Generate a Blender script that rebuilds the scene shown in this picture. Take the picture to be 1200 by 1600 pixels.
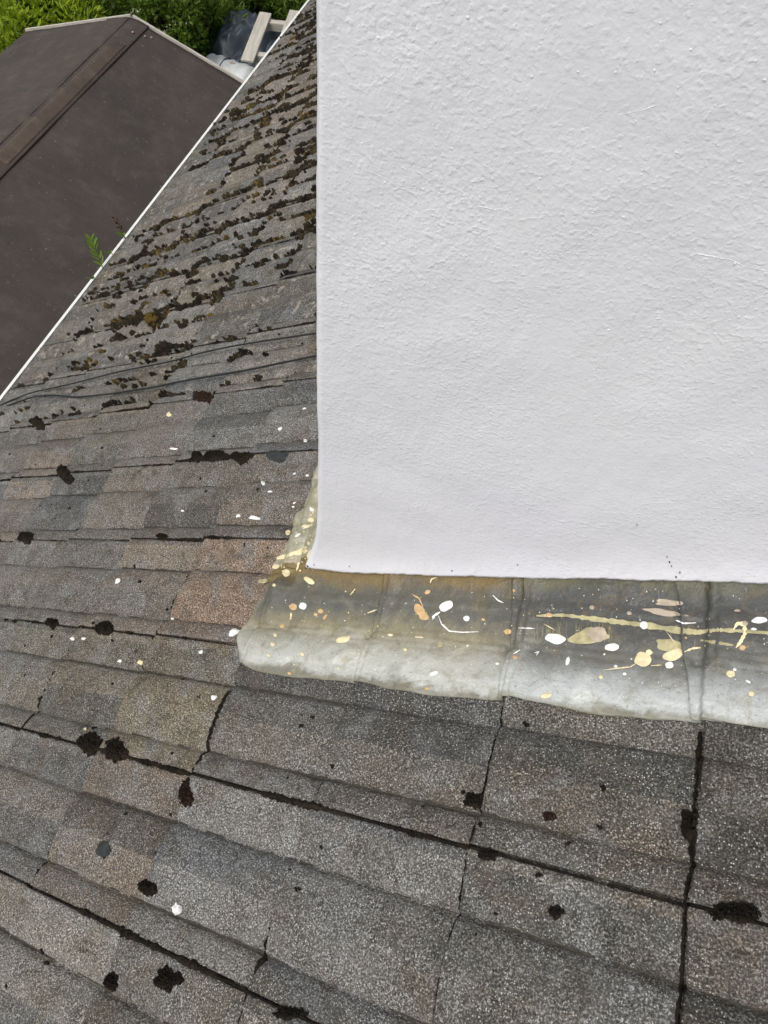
import bpy, bmesh, math, random
from mathutils import Vector, Matrix, noise, Euler
import numpy as np

# ------------------------------------------------------------------ camera, sky, sun, exposure
scene = bpy.context.scene
for o in list(bpy.data.objects): bpy.data.objects.remove(o)
PH = math.radians(33.864)                      # roof pitch
CP, SP = math.cos(PH), math.sin(PH)
F = 1096.05                                    # focal length in pixels of a 1200 x 1600 frame
CAM = Vector((-0.4987, -0.4841, 1.1141))
RX = Vector((0.95058, 0.30030, 0.07883)); RY = Vector((0.29891, -0.81650, -0.49394)); RZ = Vector((-0.08396, 0.49309, -0.86591))
cd = bpy.data.cameras.new('camera'); cam = bpy.data.objects.new('camera', cd); scene.collection.objects.link(cam)
m = Matrix.Identity(4)
for i in range(3): m[i][0], m[i][1], m[i][2], m[i][3] = RX[i], -RY[i], -RZ[i], CAM[i]
cam.matrix_world = m
cd.sensor_fit = 'VERTICAL'; cd.sensor_height = 36.0; cd.sensor_width = 27.0
cd.lens = F / 1600 * 36; cd.clip_start = 0.05; cd.clip_end = 2000
scene.camera = cam
SUN_EL, SUN_AZ = math.radians(58), math.radians(215)      # azimuth clockwise from +Y
w = bpy.data.worlds.new('World'); scene.world = w; w.use_nodes = True
nt = w.node_tree
sky = nt.nodes.new('ShaderNodeTexSky'); sky.sky_type = 'NISHITA'; sky.sun_disc = False
sky.sun_elevation = SUN_EL; sky.sun_rotation = SUN_AZ; sky.dust_density = 4.0; sky.air_density = 1.0
hs = nt.nodes.new('ShaderNodeHueSaturation'); hs.inputs['Saturation'].default_value = 0.30   # cloud veil takes the blue out
nt.links.new(sky.outputs[0], hs.inputs['Color']); nt.links.new(hs.outputs[0], nt.nodes['Background'].inputs[0])
nt.nodes['Background'].inputs[1].default_value = 0.13
sd = bpy.data.lights.new('sun', 'SUN'); sd.energy = 1.3; sd.angle = math.radians(28); sd.color = (1.0, 0.965, 0.92)
sun = bpy.data.objects.new('sun', sd); scene.collection.objects.link(sun)
sdir = Vector((math.sin(SUN_AZ) * math.cos(SUN_EL), math.cos(SUN_AZ) * math.cos(SUN_EL), math.sin(SUN_EL)))
sun.rotation_euler = sdir.to_track_quat('Z', 'Y').to_euler(); sun.location = (-3, -6, 9)
scene.view_settings.view_transform = 'Standard'; scene.view_settings.look = 'None'
scene.view_settings.exposure = 0.24; scene.view_settings.gamma = 1.0
scene.view_settings.use_curve_mapping = False
scene.render.resolution_x = 768; scene.render.resolution_y = 1024

# ------------------------------------------------------------------ helpers
rnd = random.Random(11)
ROT = (0, -PH, 0)                               # roof frame: x up the slope, y along the eaves, z off the tiles
G, W = 0.345, 0.3172                            # course gauge and cover width of a tile
EAVE = 3.4865
RM = Matrix.Rotation(-PH, 3, 'Y')
RMI = RM.transposed()
def ray(px, py): return RX * ((px - 600) / F) + RY * ((py - 800) / F) + RZ
CL = RMI @ CAM
def at_z(px, py, z): d = ray(px, py); return CAM + d * ((z - CAM.z) / d.z)
def at_y(px, py, y): d = ray(px, py); return CAM + d * ((y - CAM.y) / d.y)
def on_roof(px, py, fn, off=0.0):
    """where the line of sight through a photo point meets a surface over the roof (roof frame)"""
    d = RMI @ ray(px, py); n = 0.01
    for _ in range(7):
        p = CL + d * ((n - CL.z) / d.z); n = fn(p.x, p.y) + off
    return Vector((p.x, p.y, n))
def link(o): scene.collection.objects.link(o); return o
def mesh_from(name, verts, faces, mat=None, smooth=False):
    me = bpy.data.meshes.new(name); me.from_pydata([tuple(v) for v in verts], [], faces); me.update()
    if mat:
        for x in (mat if isinstance(mat, (list, tuple)) else [mat]): me.materials.append(x)
    if smooth: me.polygons.foreach_set('use_smooth', [True] * len(me.polygons))
    return me
def add(name, me, parent=None, loc=(0, 0, 0), rot=(0, 0, 0)):
    o = link(bpy.data.objects.new(name, me)); o.location = loc; o.rotation_euler = rot
    if parent: o.parent = parent
    return o
def tag(o, label=None, cat=None, group=None, kind=None):
    if label: o['label'] = label
    if cat: o['category'] = cat
    if group: o['group'] = group
    if kind: o['kind'] = kind
    return o
def thing(name, label, cat, loc=(0, 0, 0), rot=(0, 0, 0), group=None):
    return tag(add(name, None, None, loc, rot), label, cat, group)
class MB:
    def __init__(s): s.v = []; s.f = []
    def add(s, verts, faces):
        b = len(s.v); s.v += [tuple(v) for v in verts]; s.f += [tuple(i + b for i in f) for f in faces]
    def box(s, c, e, M=None):
        P = [Vector((x * e[0], y * e[1], z * e[2])) for x in (-.5, .5) for y in (-.5, .5) for z in (-.5, .5)]
        P = [(M @ p if M else p) + Vector(c) for p in P]
        s.add(P, [(0, 1, 3, 2), (4, 6, 7, 5), (0, 4, 5, 1), (2, 3, 7, 6), (0, 2, 6, 4), (1, 5, 7, 3)])
    def tube(s, pts, r, n=6):
        pts = [Vector(p) for p in pts]; rings = []
        for i, p in enumerate(pts):
            d = (pts[min(i + 1, len(pts) - 1)] - pts[max(i - 1, 0)]).normalized()
            a = d.cross(Vector((0.13, 0.2, 1))).normalized(); b = d.cross(a)
            rr = r[i] if isinstance(r, (list, tuple)) else r
            rings.append([p + (a * math.cos(k * 2 * math.pi / n) + b * math.sin(k * 2 * math.pi / n)) * rr for k in range(n)])
        V = [v for R_ in rings for v in R_]; Fs = []
        for i in range(len(pts) - 1):
            for k in range(n): Fs.append((i * n + k, i * n + (k + 1) % n, (i + 1) * n + (k + 1) % n, (i + 1) * n + k))
        Fs.append(tuple(range(n))[::-1]); Fs.append(tuple(range((len(pts) - 1) * n, len(pts) * n)))
        s.add(V, Fs)
    def mesh(s, name, mat=None, smooth=False): return mesh_from(name, s.v, s.f, mat, smooth)

# ------------------------------------------------------------------ material helpers
class N:
    def __init__(s, name):
        s.m = bpy.data.materials.new(name); s.m.use_nodes = True; s.t = s.m.node_tree
        s.b = s.t.nodes['Principled BSDF']
    def n(s, typ, ins=None, **kw):
        x = s.t.nodes.new(typ)
        for k, v in kw.items(): setattr(x, k, v)
        for k, v in (ins or {}).items(): s.put(x.inputs[k], v)
        return x
    def put(s, sock, v):
        if hasattr(v, 'is_linked') or isinstance(v, bpy.types.NodeSocket): s.t.links.new(v, sock)
        else: sock.default_value = v
    def noise(s, vec, scale, detail=2.0, rough=0.5, dist=0.0):
        return s.n('ShaderNodeTexNoise', {'Vector': vec, 'Scale': scale, 'Detail': detail, 'Roughness': rough, 'Distortion': dist}).outputs[0]
    def ramp(s, fac, stops, interp='LINEAR'):
        r = s.n('ShaderNodeValToRGB', {'Fac': fac}); cr = r.color_ramp; cr.interpolation = interp
        while len(cr.elements) < len(stops): cr.elements.new(0.5)
        for e, (p, c) in zip(cr.elements, stops):
            e.position = p; e.color = (c, c, c, 1) if isinstance(c, (int, float)) else (c[0], c[1], c[2], 1)
        return r.outputs[0]
    def mix(s, fac, a, b, blend='MIX'):
        x = s.n('ShaderNodeMix', data_type='RGBA', blend_type=blend)
        s.put(x.inputs[0], fac); s.put(x.inputs[6], col(a)); s.put(x.inputs[7], col(b)); return x.outputs[2]
    def math(s, op, a, b=0.0, c=0.0, clamp=False):
        x = s.n('ShaderNodeMath', operation=op, use_clamp=clamp)
        s.put(x.inputs[0], a); s.put(x.inputs[1], b); s.put(x.inputs[2], c); return x.outputs[0]
    def mapr(s, v, a, b, c=0.0, d=1.0):
        x = s.n('ShaderNodeMapRange'); s.put(x.inputs[0], v)
        for i, q in enumerate((a, b, c, d)): x.inputs[i + 1].default_value = q
        return x.outputs[0]
    def bump(s, h, strength, dist, normal=None):
        x = s.n('ShaderNodeBump', {'Height': h, 'Strength': strength, 'Distance': dist})
        if normal: s.put(x.inputs['Normal'], normal)
        return x.outputs[0]
    def coord(s, kind='Object'): return s.n('ShaderNodeTexCoord').outputs[kind]
    def out(s, color=None, rough=None, normal=None, spec=None, metal=None):
        if color is not None: s.put(s.b.inputs['Base Color'], col(color))
        if rough is not None: s.put(s.b.inputs['Roughness'], rough)
        if normal is not None: s.put(s.b.inputs['Normal'], normal)
        if spec is not None: s.put(s.b.inputs['Specular IOR Level'], spec)
        if metal is not None: s.put(s.b.inputs['Metallic'], metal)
        return s.m
def col(c):
    if isinstance(c, (int, float)): return (c, c, c, 1)
    if isinstance(c, (tuple, list)) and len(c) == 3: return (*c, 1)
    return c

def mat_tile():
    k = N('concrete_tile'); oc = k.coord(); oi = k.n('ShaderNodeObjectInfo'); rv = oi.outputs['Random']
    off = k.n('ShaderNodeCombineXYZ', {'X': k.math('MULTIPLY', rv, 37.0), 'Y': k.math('MULTIPLY', rv, 91.0), 'Z': k.math('MULTIPLY', rv, 53.0)})
    v = k.n('ShaderNodeVectorMath', {0: oc, 1: off.outputs[0]}, operation='ADD').outputs[0]
    base = oi.outputs['Color']
    # each roll of a tile weathers to its own tone
    sep = k.n('ShaderNodeSeparateXYZ', {0: oc})
    u = k.math('MULTIPLY', sep.outputs[1], -1.0 / W)
    band = k.math('FLOOR', k.math('ADD', k.math('MULTIPLY', u, 4.0), -0.28))
    wn = k.n('ShaderNodeTexWhiteNoise', {'Vector': k.n('ShaderNodeCombineXYZ', {'X': band, 'Y': k.math('MULTIPLY', rv, 99.0)}).outputs[0]}, noise_dimensions='2D')
    tone = k.ramp(wn.outputs['Value'], [(0.0, (0.48, 0.50, 0.52)), (0.3, (0.82, 0.84, 0.86)), (0.55, (1.0, 0.98, 0.95)), (0.8, (1.10, 1.03, 0.95)), (1.0, (1.22, 1.20, 1.16))])
    c = k.mix(0.8, base, k.mix(1.0, base, tone, 'MULTIPLY'))
    big = k.noise(v, 10.0, 5.0, 0.65, 0.6)
    c = k.mix(k.mapr(big, 0.50, 0.66, 0.0, 0.55), c, (0.120, 0.093, 0.066))
    big2 = k.noise(v, 6.5, 4.0, 0.6, 1.2)
    c = k.mix(k.mapr(big2, 0.50, 0.66, 0.0, 0.55), c, (0.205, 0.208, 0.208))
    big3 = k.noise(v, 16.0, 5.0, 0.7, 0.4)
    c = k.mix(k.mapr(big3, 0.52, 0.70, 0.0, 0.75), c, (0.058, 0.056, 0.046))
    # aggregate grains: dark and bright specks in the worn face
    g = k.noise(v, 300.0, 2.0, 0.7)
    gm = k.ramp(g, [(0.30, 0.10), (0.44, 0.42), (0.53, 0.88), (0.61, 1.7), (0.72, 3.4)])
    patch = k.mapr(k.noise(v, 22.0, 3.0), 0.3, 0.7, 0.65, 1.0)
    c = k.mix(patch, c, k.mix(1.0, c, gm, 'MULTIPLY'))
    vo = k.n('ShaderNodeTexVoronoi', {'Vector': v, 'Scale': 310.0, 'Randomness': 1.0})
    vr = k.n('ShaderNodeSeparateColor', {0: vo.outputs['Color']}).outputs[0]
    grain = k.math('MULTIPLY', k.mapr(vo.outputs['Distance'], 0.42, 0.25), k.math('GREATER_THAN', vr, 0.80))
    c = k.mix(k.math('MULTIPLY', grain, k.mapr(k.noise(v, 12.0, 3.0), 0.35, 0.6, 0.25, 0.9)), c, (0.58, 0.58, 0.56))
    dk = k.math('MULTIPLY', k.mapr(vo.outputs['Distance'], 0.45, 0.3), k.math('LESS_THAN', vr, 0.16))
    c = k.mix(k.math('MULTIPLY', dk, 0.75), c, (0.03, 0.028, 0.025))
    # lichen: pale crusts with an outline of their own
    lic = k.noise(v, 30.0, 6.0, 0.7, 0.3)
    lm = k.math('MULTIPLY', k.mapr(lic, 0.55, 0.60), k.mapr(k.noise(v, 5.1, 2.0), 0.40, 0.55))
    c = k.mix(k.math('MULTIPLY', lm, k.math('MULTIPLY', oi.outputs['Alpha'], 0.75)), c, (0.36, 0.32, 0.26))
    lic2 = k.noise(v, 48.0, 5.0, 0.7)
    c = k.mix(k.math('MULTIPLY', k.mapr(lic2, 0.56, 0.64), k.math('MULTIPLY', oi.outputs['Alpha'], 0.7)), c, (0.055, 0.048, 0.036))
    h = k.math('ADD', k.math('MULTIPLY', g, 1.0), k.math('MULTIPLY', k.noise(v, 60.0, 4.0), 1.4))
    return k.out(c, 0.93, k.bump(h, 0.9, 0.003), 0.25)

def mat_stucco():
    k = N('painted_render'); v = k.coord()
    a = k.noise(v, 210.0, 2.0, 0.45); b = k.noise(v, 95.0, 2.0, 0.45); e = k.noise(v, 9.0, 2.0)
    sm = k.mapr(k.noise(v, 3.2, 2.0, 0.5, 0.6), 0.35, 0.65, 0.45, 1.15)
    low = k.mapr(k.n('ShaderNodeSeparateXYZ', {0: v}).outputs[2], -0.45, 0.25, 0.5, 1.0)      # trowelled smoother near the foot
    sm = k.math('MULTIPLY', sm, low)
    lump = k.mapr(k.noise(v, 150.0, 1.0, 0.4), 0.56, 0.70)
    h = k.math('ADD', k.math('MULTIPLY', a, k.math('MULTIPLY', sm, 0.55)), k.math('MULTIPLY', k.math('MULTIPLY', b, sm), 0.8))
    h = k.math('ADD', h, k.math('MULTIPLY', k.math('MULTIPLY', lump, sm), 0.30))
    nrm = k.bump(h, 0.31, 0.0044, k.bump(e, 0.22, 0.012))
    c = k.mix(k.mapr(k.noise(v, 2.4, 3.0), 0.35, 0.7), (0.785, 0.782, 0.815), (0.755, 0.748, 0.805))
    c = k.mix(k.mapr(k.noise(v, 150.0, 2.0), 0.66, 0.76, 0.0, 0.25), c, (0.6, 0.59, 0.57))
    return k.out(c, 0.62, nrm, 0.35)

def mat_lead():
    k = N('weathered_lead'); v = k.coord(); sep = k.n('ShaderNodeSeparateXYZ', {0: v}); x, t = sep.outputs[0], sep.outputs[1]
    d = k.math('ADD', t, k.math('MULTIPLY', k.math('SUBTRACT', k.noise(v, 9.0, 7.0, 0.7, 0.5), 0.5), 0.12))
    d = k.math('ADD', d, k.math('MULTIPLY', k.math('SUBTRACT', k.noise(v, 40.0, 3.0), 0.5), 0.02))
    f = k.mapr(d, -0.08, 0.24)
    # colour bands: pale along the dressed-down edge, darker above, tan by the wall
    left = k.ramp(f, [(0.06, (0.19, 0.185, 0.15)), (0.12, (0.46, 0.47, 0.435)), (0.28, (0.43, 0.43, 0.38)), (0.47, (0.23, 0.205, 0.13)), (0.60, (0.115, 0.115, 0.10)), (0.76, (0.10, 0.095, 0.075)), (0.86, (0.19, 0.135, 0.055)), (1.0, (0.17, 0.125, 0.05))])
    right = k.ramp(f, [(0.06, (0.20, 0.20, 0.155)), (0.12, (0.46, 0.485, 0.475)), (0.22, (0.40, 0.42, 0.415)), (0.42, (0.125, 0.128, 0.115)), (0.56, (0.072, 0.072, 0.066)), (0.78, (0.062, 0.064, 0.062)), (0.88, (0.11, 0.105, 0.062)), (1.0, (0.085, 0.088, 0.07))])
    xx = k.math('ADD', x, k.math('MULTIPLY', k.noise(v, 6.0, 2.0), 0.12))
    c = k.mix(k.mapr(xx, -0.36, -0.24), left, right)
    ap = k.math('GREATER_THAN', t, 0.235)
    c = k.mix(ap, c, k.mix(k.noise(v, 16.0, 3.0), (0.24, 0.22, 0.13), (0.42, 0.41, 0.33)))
    c = k.mix(k.mapr(k.noise(v, 24.0, 5.0, 0.7, 1.0), 0.52, 0.68, 0.0, 0.40), c, (0.19, 0.145, 0.068))
    rim = k.n('ShaderNodeAttribute', attribute_name='edge').outputs['Fac']           # grubby rim along the dressed edge
    rim = k.math('ADD', rim, k.math('MULTIPLY', k.math('SUBTRACT', k.noise(v, 22.0, 4.0), 0.5), 0.034))
    c = k.mix(k.mapr(rim, 0.012, 0.005, 0.0, 0.6), c, (0.19, 0.18, 0.13))
    c = k.mix(k.mapr(k.noise(v, 140.0, 3.0), 0.63, 0.72, 0.0, 0.4), c, (0.06, 0.06, 0.052))
    c = k.mix(0.35, c, k.mix(1.0, c, k.ramp(k.noise(v, 380.0, 2.0), [(0.3, 0.72), (0.7, 1.28)]), 'MULTIPLY'))
    blotch = k.noise(v, 13.0, 6.0, 0.7, 0.5)
    c = k.mix(k.mapr(blotch, 0.56, 0.70, 0.0, 0.55), c, k.mix(1.0, c, (1.7, 1.7, 1.65), 'MULTIPLY'))
    c = k.mix(k.mapr(blotch, 0.44, 0.30, 0.0, 0.6), c, k.mix(1.0, c, (0.5, 0.5, 0.48), 'MULTIPLY'))
    scr = k.noise(k.n('ShaderNodeVectorMath', {0: v, 1: (200.0, 40.0, 40.0)}, operation='MULTIPLY').outputs[0], 1.0, 2.0)
    c = k.mix(k.mapr(scr, 0.66, 0.72, 0.0, 0.22), c, (0.42, 0.42, 0.38))
    h = k.math('ADD', k.noise(v, 30.0, 3.0), k.math('MULTIPLY', k.noise(v, 220.0, 2.0), 0.25))
    return k.out(c, k.mapr(k.noise(v, 18.0, 3.0), 0.3, 0.7, 0.38, 0.66), k.bump(h, 0.6, 0.008), 0.45, 0.05)

def mat_moss():  # cushions differ in tint, tufts within one a little
    k = N('moss'); v = k.coord(); r = k.n('ShaderNodeNewGeometry').outputs['Random Per Island']
    f = k.math('ADD', k.math('MULTIPLY', k.noise(v, 7.0, 2.0), 1.25), k.math('MULTIPLY', k.math('SUBTRACT', r, 0.5), 0.30))
    c = k.ramp(f, [(0.30, (0.020, 0.015, 0.011)), (0.58, (0.034, 0.027, 0.019)), (0.72, (0.056, 0.047, 0.028)), (0.82, (0.085, 0.066, 0.030)), (0.92, (0.16, 0.10, 0.025))])
    n1 = k.noise(v, 240.0, 3.0)
    c = k.mix(1.0, c, k.ramp(n1, [(0.3, 0.35), (0.7, 1.8)]), 'MULTIPLY')
    return k.out(c, 0.97, k.bump(n1, 1.0, 0.006), 0.1)
def mat_black_moss():
    k = N('dark_moss'); v = k.coord(); n1 = k.noise(v, 230.0, 4.0, 0.7); n2 = k.noise(v, 30.0, 2.0)
    c = k.mix(k.mapr(n2, 0.4, 0.65), (0.015, 0.013, 0.011), (0.030, 0.023, 0.016))
    c = k.mix(1.0, c, k.ramp(n1, [(0.3, 0.4), (0.7, 2.0)]), 'MULTIPLY')
    return k.out(c, 0.97, k.bump(n1, 1.0, 0.008), 0.1)
def mat_plain(name, c, rough=0.6, var=0.25, scale=30.0, bump=0.1, spec=0.4, dist=0.004, random=False):
    k = N(name); v = k.coord(); n1 = k.noise(v, scale, 4.0, 0.6)
    cc = k.mix(k.mapr(n1, 0.3, 0.7), tuple(x * (1 - var) for x in c), tuple(min(1, x * (1 + var)) for x in c))
    if random:
        r = k.n('ShaderNodeNewGeometry').outputs['Random Per Island']
        cc = k.mix(1.0, cc, k.ramp(r, [(0, 0.55), (1, 1.5)]), 'MULTIPLY')
    return k.out(cc, rough, k.bump(n1, bump, dist), spec)
def mat_felt():
    k = N('roofing_felt'); v = k.coord(); oi = k.n('ShaderNodeObjectInfo')
    n1 = k.noise(v, 1.7, 4.0, 0.6, 0.8); n2 = k.noise(v, 260.0, 2.0); n3 = k.noise(v, 7.0, 5.0, 0.65)
    c = k.mix(k.mapr(n1, 0.35, 0.65), (0.050, 0.040, 0.035), (0.068, 0.053, 0.046))
    c = k.mix(k.mapr(n3, 0.50, 0.70, 0, 0.6), c, (0.090, 0.076, 0.060))
    c = k.mix(1.0, c, oi.outputs['Color'], 'MULTIPLY')
    c = k.mix(1.0, c, k.ramp(n2, [(0.3, 0.7), (0.7, 1.35)]), 'MULTIPLY')
    c = k.mix(k.mapr(k.noise(v, 46.0, 1.0), 0.735, 0.76, 0, 0.6), c, (0.2, 0.19, 0.18))
    wr = k.noise(k.n('ShaderNodeVectorMath', {0: v, 1: (1.5, 7.0, 1.5)}, operation='MULTIPLY').outputs[0], 2.0, 3.0)
    return k.out(c, 0.8, k.bump(n2, 0.5, 0.002, k.bump(wr, 0.4, 0.02)), 0.3)
def mat_leaf(name, dark, light, flower=None):
    k = N(name); r = k.n('ShaderNodeNewGeometry').outputs['Random Per Island']
    c = k.ramp(r, [(0.0, dark), (1.0, light)])
    k.out(c, 0.5, None, 0.35)
    k.b.inputs['Transmission Weight'].default_value = 0.0
    tr = k.n('ShaderNodeBsdfTranslucent', {'Color': k.mix(1.0, c, (1.3, 1.5, 0.6), 'MULTIPLY')})
    ms = k.n('ShaderNodeMixShader', {0: 0.3, 1: k.b.outputs[0], 2: tr.outputs[0]})
    k.t.links.new(ms.outputs[0], k.t.nodes['Material Output'].inputs[0]); return k.m
def mat_wood(name, c):
    k = N(name); v = k.coord()
    g = k.noise(k.n('ShaderNodeVectorMath', {0: v, 1: (3.0, 40.0, 40.0)}, operation='MULTIPLY').outputs[0], 1.0, 4.0, 0.6, 0.6)
    cc = k.mix(k.mapr(g, 0.3, 0.7), tuple(x * 0.7 for x in c), tuple(x * 1.12 for x in c))
    return k.out(cc, 0.75, k.bump(g, 0.3, 0.003), 0.3)

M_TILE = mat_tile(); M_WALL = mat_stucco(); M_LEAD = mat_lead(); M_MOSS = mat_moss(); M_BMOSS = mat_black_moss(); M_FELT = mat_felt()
M_WHITE_PLASTIC = mat_plain('white_plastic', (0.78, 0.78, 0.75), 0.4, 0.08, 9.0, 0.05)
M_DECK = mat_plain('roof_underlay', (0.03, 0.028, 0.026), 0.95, 0.3, 20, 0.2)
M_CABLE = mat_plain('cable_sheath', (0.012, 0.014, 0.015), 0.7, 0.3, 60, 0.1)
M_PAINT_W = mat_plain('white_paint', (0.80, 0.79, 0.76), 0.5, 0.06, 90, 0.3, 0.5, 0.001)
M_PAINT_C = mat_plain('cream_paint', (0.72, 0.62, 0.38), 0.5, 0.12, 90, 0.3, 0.5, 0.001)
M_PAINT_O = mat_plain('tan_paint', (0.56, 0.38, 0.19), 0.55, 0.2, 70, 0.3, 0.5, 0.001)
M_PAINT_B = mat_plain('brushed_cream_paint', (0.40, 0.36, 0.20), 0.6, 0.35, 60, 0.3, 0.4, 0.001)
M_PAINT_D = mat_plain('dry_brushed_paint', (0.20, 0.185, 0.115), 0.6, 0.35, 60, 0.3, 0.4, 0.001)
M_PAINT_P = mat_plain('dull_pink_paint', (0.42, 0.35, 0.27), 0.6, 0.25, 60, 0.3, 0.4, 0.001)
M_TIMBER = mat_wood('weathered_timber', (0.42, 0.36, 0.28)); M_PALE_TIMBER = mat_wood('pale_timber', (0.50, 0.46, 0.40))
M_SHED_WALL = mat_wood('shed_boards', (0.16, 0.10, 0.06))
M_TARP = mat_plain('blue_grey_tarpaulin', (0.040, 0.055, 0.068), 0.42, 0.25, 6, 0.2, 0.5, 0.01)
M_SACK = mat_plain('white_plastic_sheet', (0.55, 0.57, 0.57), 0.45, 0.12, 8, 0.2, 0.5, 0.01)
M_BLACKP = mat_plain('black_plastic', (0.025, 0.027, 0.03), 0.45, 0.2, 10, 0.1)
M_GRASS = mat_plain('grass', (0.050, 0.085, 0.020), 0.9, 0.5, 12, 0.6, 0.2, 0.05)
M_BRICK = mat_plain('house_render', (0.5, 0.48, 0.45), 0.85, 0.1, 20, 0.2)

# ------------------------------------------------------------------ the setting: ground
gm = mesh_from('ground', [(-300, -300, -4.4), (300, -300, -4.4), (300, 300, -4.4), (-300, 300, -4.4)], [(0, 1, 2, 3)], M_GRASS)
tag(add('ground', gm), kind='structure')

# ------------------------------------------------------------------ tile profile: two low rolls with creased valleys between them
def sstep(a, b, v):
    q = min(1, max(0, (v - a) / (b - a))); return q * q * (3 - 2 * q)
VAL = (-0.185, 0.315, 0.82, 1.315); CRH = 0.0150
def prof(u):
    """height over the tile datum, u = 0..1 across the cover width towards the camera"""
    for a, b in zip(VAL[:-1], VAL[1:]):
        if a <= u <= b:
            q = (u - a) / (b - a)
            if q < 0.5: h = CRH * (1 - (1 - 2 * q) ** 2.2)
            else: h = (CRH - 0.0034 * sstep(0.50, 0.545, q)) * (1 - (2 * q - 1) ** 2.6)
            e = min(q, 1 - q) * (b - a) * W          # narrow drip groove in the crease
            return h - 0.0075 * math.exp(-(e / 0.0060) ** 2)
    return 0.0
def tile_n(x, y):
    """top of the tiling at roof frame point (x up-slope, y along)"""
    s = -x; i = math.ceil(s / G - 1e-6); d = i * G - s
    u = (-y / W) % 1.0
    return prof(u) - 0.016 * d / G

US = [0.009, 0.03, 0.065, 0.076, 0.09, 0.105, 0.13, 0.19, 0.25, 0.28, 0.295, 0.306, 0.315, 0.324, 0.335, 0.35, 0.39, 0.45, 0.53, 0.567, 0.578, 0.592, 0.61, 0.66, 0.73, 0.775, 0.797, 0.810, 0.82, 0.83, 0.842, 0.865, 0.91, 0.95, 0.989]
def make_tile(seed):
    r = random.Random(seed); T = 0.013; V = []; Fc = []
    xs = [0.0, 0.004, 0.12, 0.24, 0.335, 0.415]
    cc = [r.uniform(-0.004, 0.003) for _ in range(7)]
    nu = len(US)
    def edge(u):                                     # worn, slightly chipped butt edge
        q = u * 6; i = min(5, int(q)); e = cc[i] + (cc[i + 1] - cc[i]) * (q - i)
        return e + 0.0022 * noise.noise(Vector((u * 31, seed * 3.7, 0)))
    for ix, x in enumerate(xs):
        for u in US:
            e = edge(u) * max(0, 1 - x / 0.1); z = prof(u) - 0.016 * x / G - (0.0022 if ix == 0 else 0)
            yw = -u * W
            if u < 0.02: yw += 0.0012 * noise.noise(Vector((x * 30, seed, 2)))
            V.append((x + e, yw, z + 0.0006 * noise.noise(Vector((x * 20, u * 12, seed)))))
    for a in range(len(xs) - 1):
        for b in range(nu - 1): Fc.append((a * nu + b, a * nu + b + 1, (a + 1) * nu + b + 1, (a + 1) * nu + b))
    # underside: butt, sides, bottom
    o = len(V)
    for x in (0.0, 0.415):
        for u in US: V.append((x + (edge(u) if x == 0 else 0), -u * W, prof(u) - 0.016 * x / G - T))
    for b in range(nu - 1):
        Fc.append((b, o + b, o + b + 1, b + 1)); Fc.append((o + b, o + nu + b, o + nu + b + 1, o + b + 1))
        t = (len(xs) - 1) * nu; Fc.append((t + b, t + b + 1, o + nu + b + 1, o + nu + b))
    L = [a * nu for a in range(len(xs))]; Fc.append(tuple(L) + (o + nu, o))
    Rr = [a * nu + nu - 1 for a in range(len(xs))]; Fc.append((o + nu - 1, o + 2 * nu - 1) + tuple(Rr[::-1]))
    # interlocking lip that runs under the next tile
    b = len(V); zl = prof(0.99) - 0.0095
    for x in (0.006, 0.41):
        for yy, zz in ((-0.985 * W, zl), (-1.075 * W, zl - 0.004), (-1.075 * W, zl - 0.008), (-0.985 * W, zl - 0.006)): V.append((x, yy, zz - 0.016 * x / G))
    Fc += [(b, b + 1, b + 5, b + 4), (b + 1, b + 2, b + 6, b + 5), (b + 2, b + 3, b + 7, b + 6), (b, b + 3, b + 2, b + 1), (b + 4, b + 5, b + 6, b + 7)]
    me = mesh_from('roof_tile', V, Fc, M_TILE)
    top = (len(xs) - 1) * (nu - 1)
    me.polygons.foreach_set('use_smooth', [i < top for i in range(len(me.polygons))])
    return me
TILES = [make_tile(s) for s in range(7)]

# ------------------------------------------------------------------ chimney footprint (world)
CY = 0.205                                       # front face, runs straight up and down the slope
CX = at_y(492, 520, CY).x                        # lower corner of the stack
CXR, CYB, CZT = 0.30, 1.12, 2.1

roof = thing('tiled_roof', 'weathered grey and brown concrete tiled roof sloping down to the white gutter', 'roof', (0, 0, 0), ROT)
PAL = [(0.172, 0.163, 0.150), (0.184, 0.157, 0.131), (0.160, 0.160, 0.156), (0.132, 0.128, 0.119), (0.174, 0.159, 0.131), (0.200, 0.174, 0.150), (0.150, 0.140, 0.125), (0.186, 0.182, 0.170)]
SPECIAL = {(4, 0): (0.205, 0.155, 0.118), (4, 1): (0.16, 0.14, 0.12), (4, -1): (0.165, 0.146, 0.112), (3, -1): (0.150, 0.140, 0.126), (1, -1): (0.108, 0.104, 0.094), (0, -1): (0.095, 0.088, 0.078),
           (1, -2): (0.135, 0.128, 0.115), (0, -2): (0.115, 0.107, 0.097), (2, -1): (0.135, 0.130, 0.120), (2, -2): (0.15, 0.147, 0.14), (3, -2): (0.165, 0.165, 0.162), (4, -2): (0.165, 0.14, 0.118)}
ntile = 0
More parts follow.
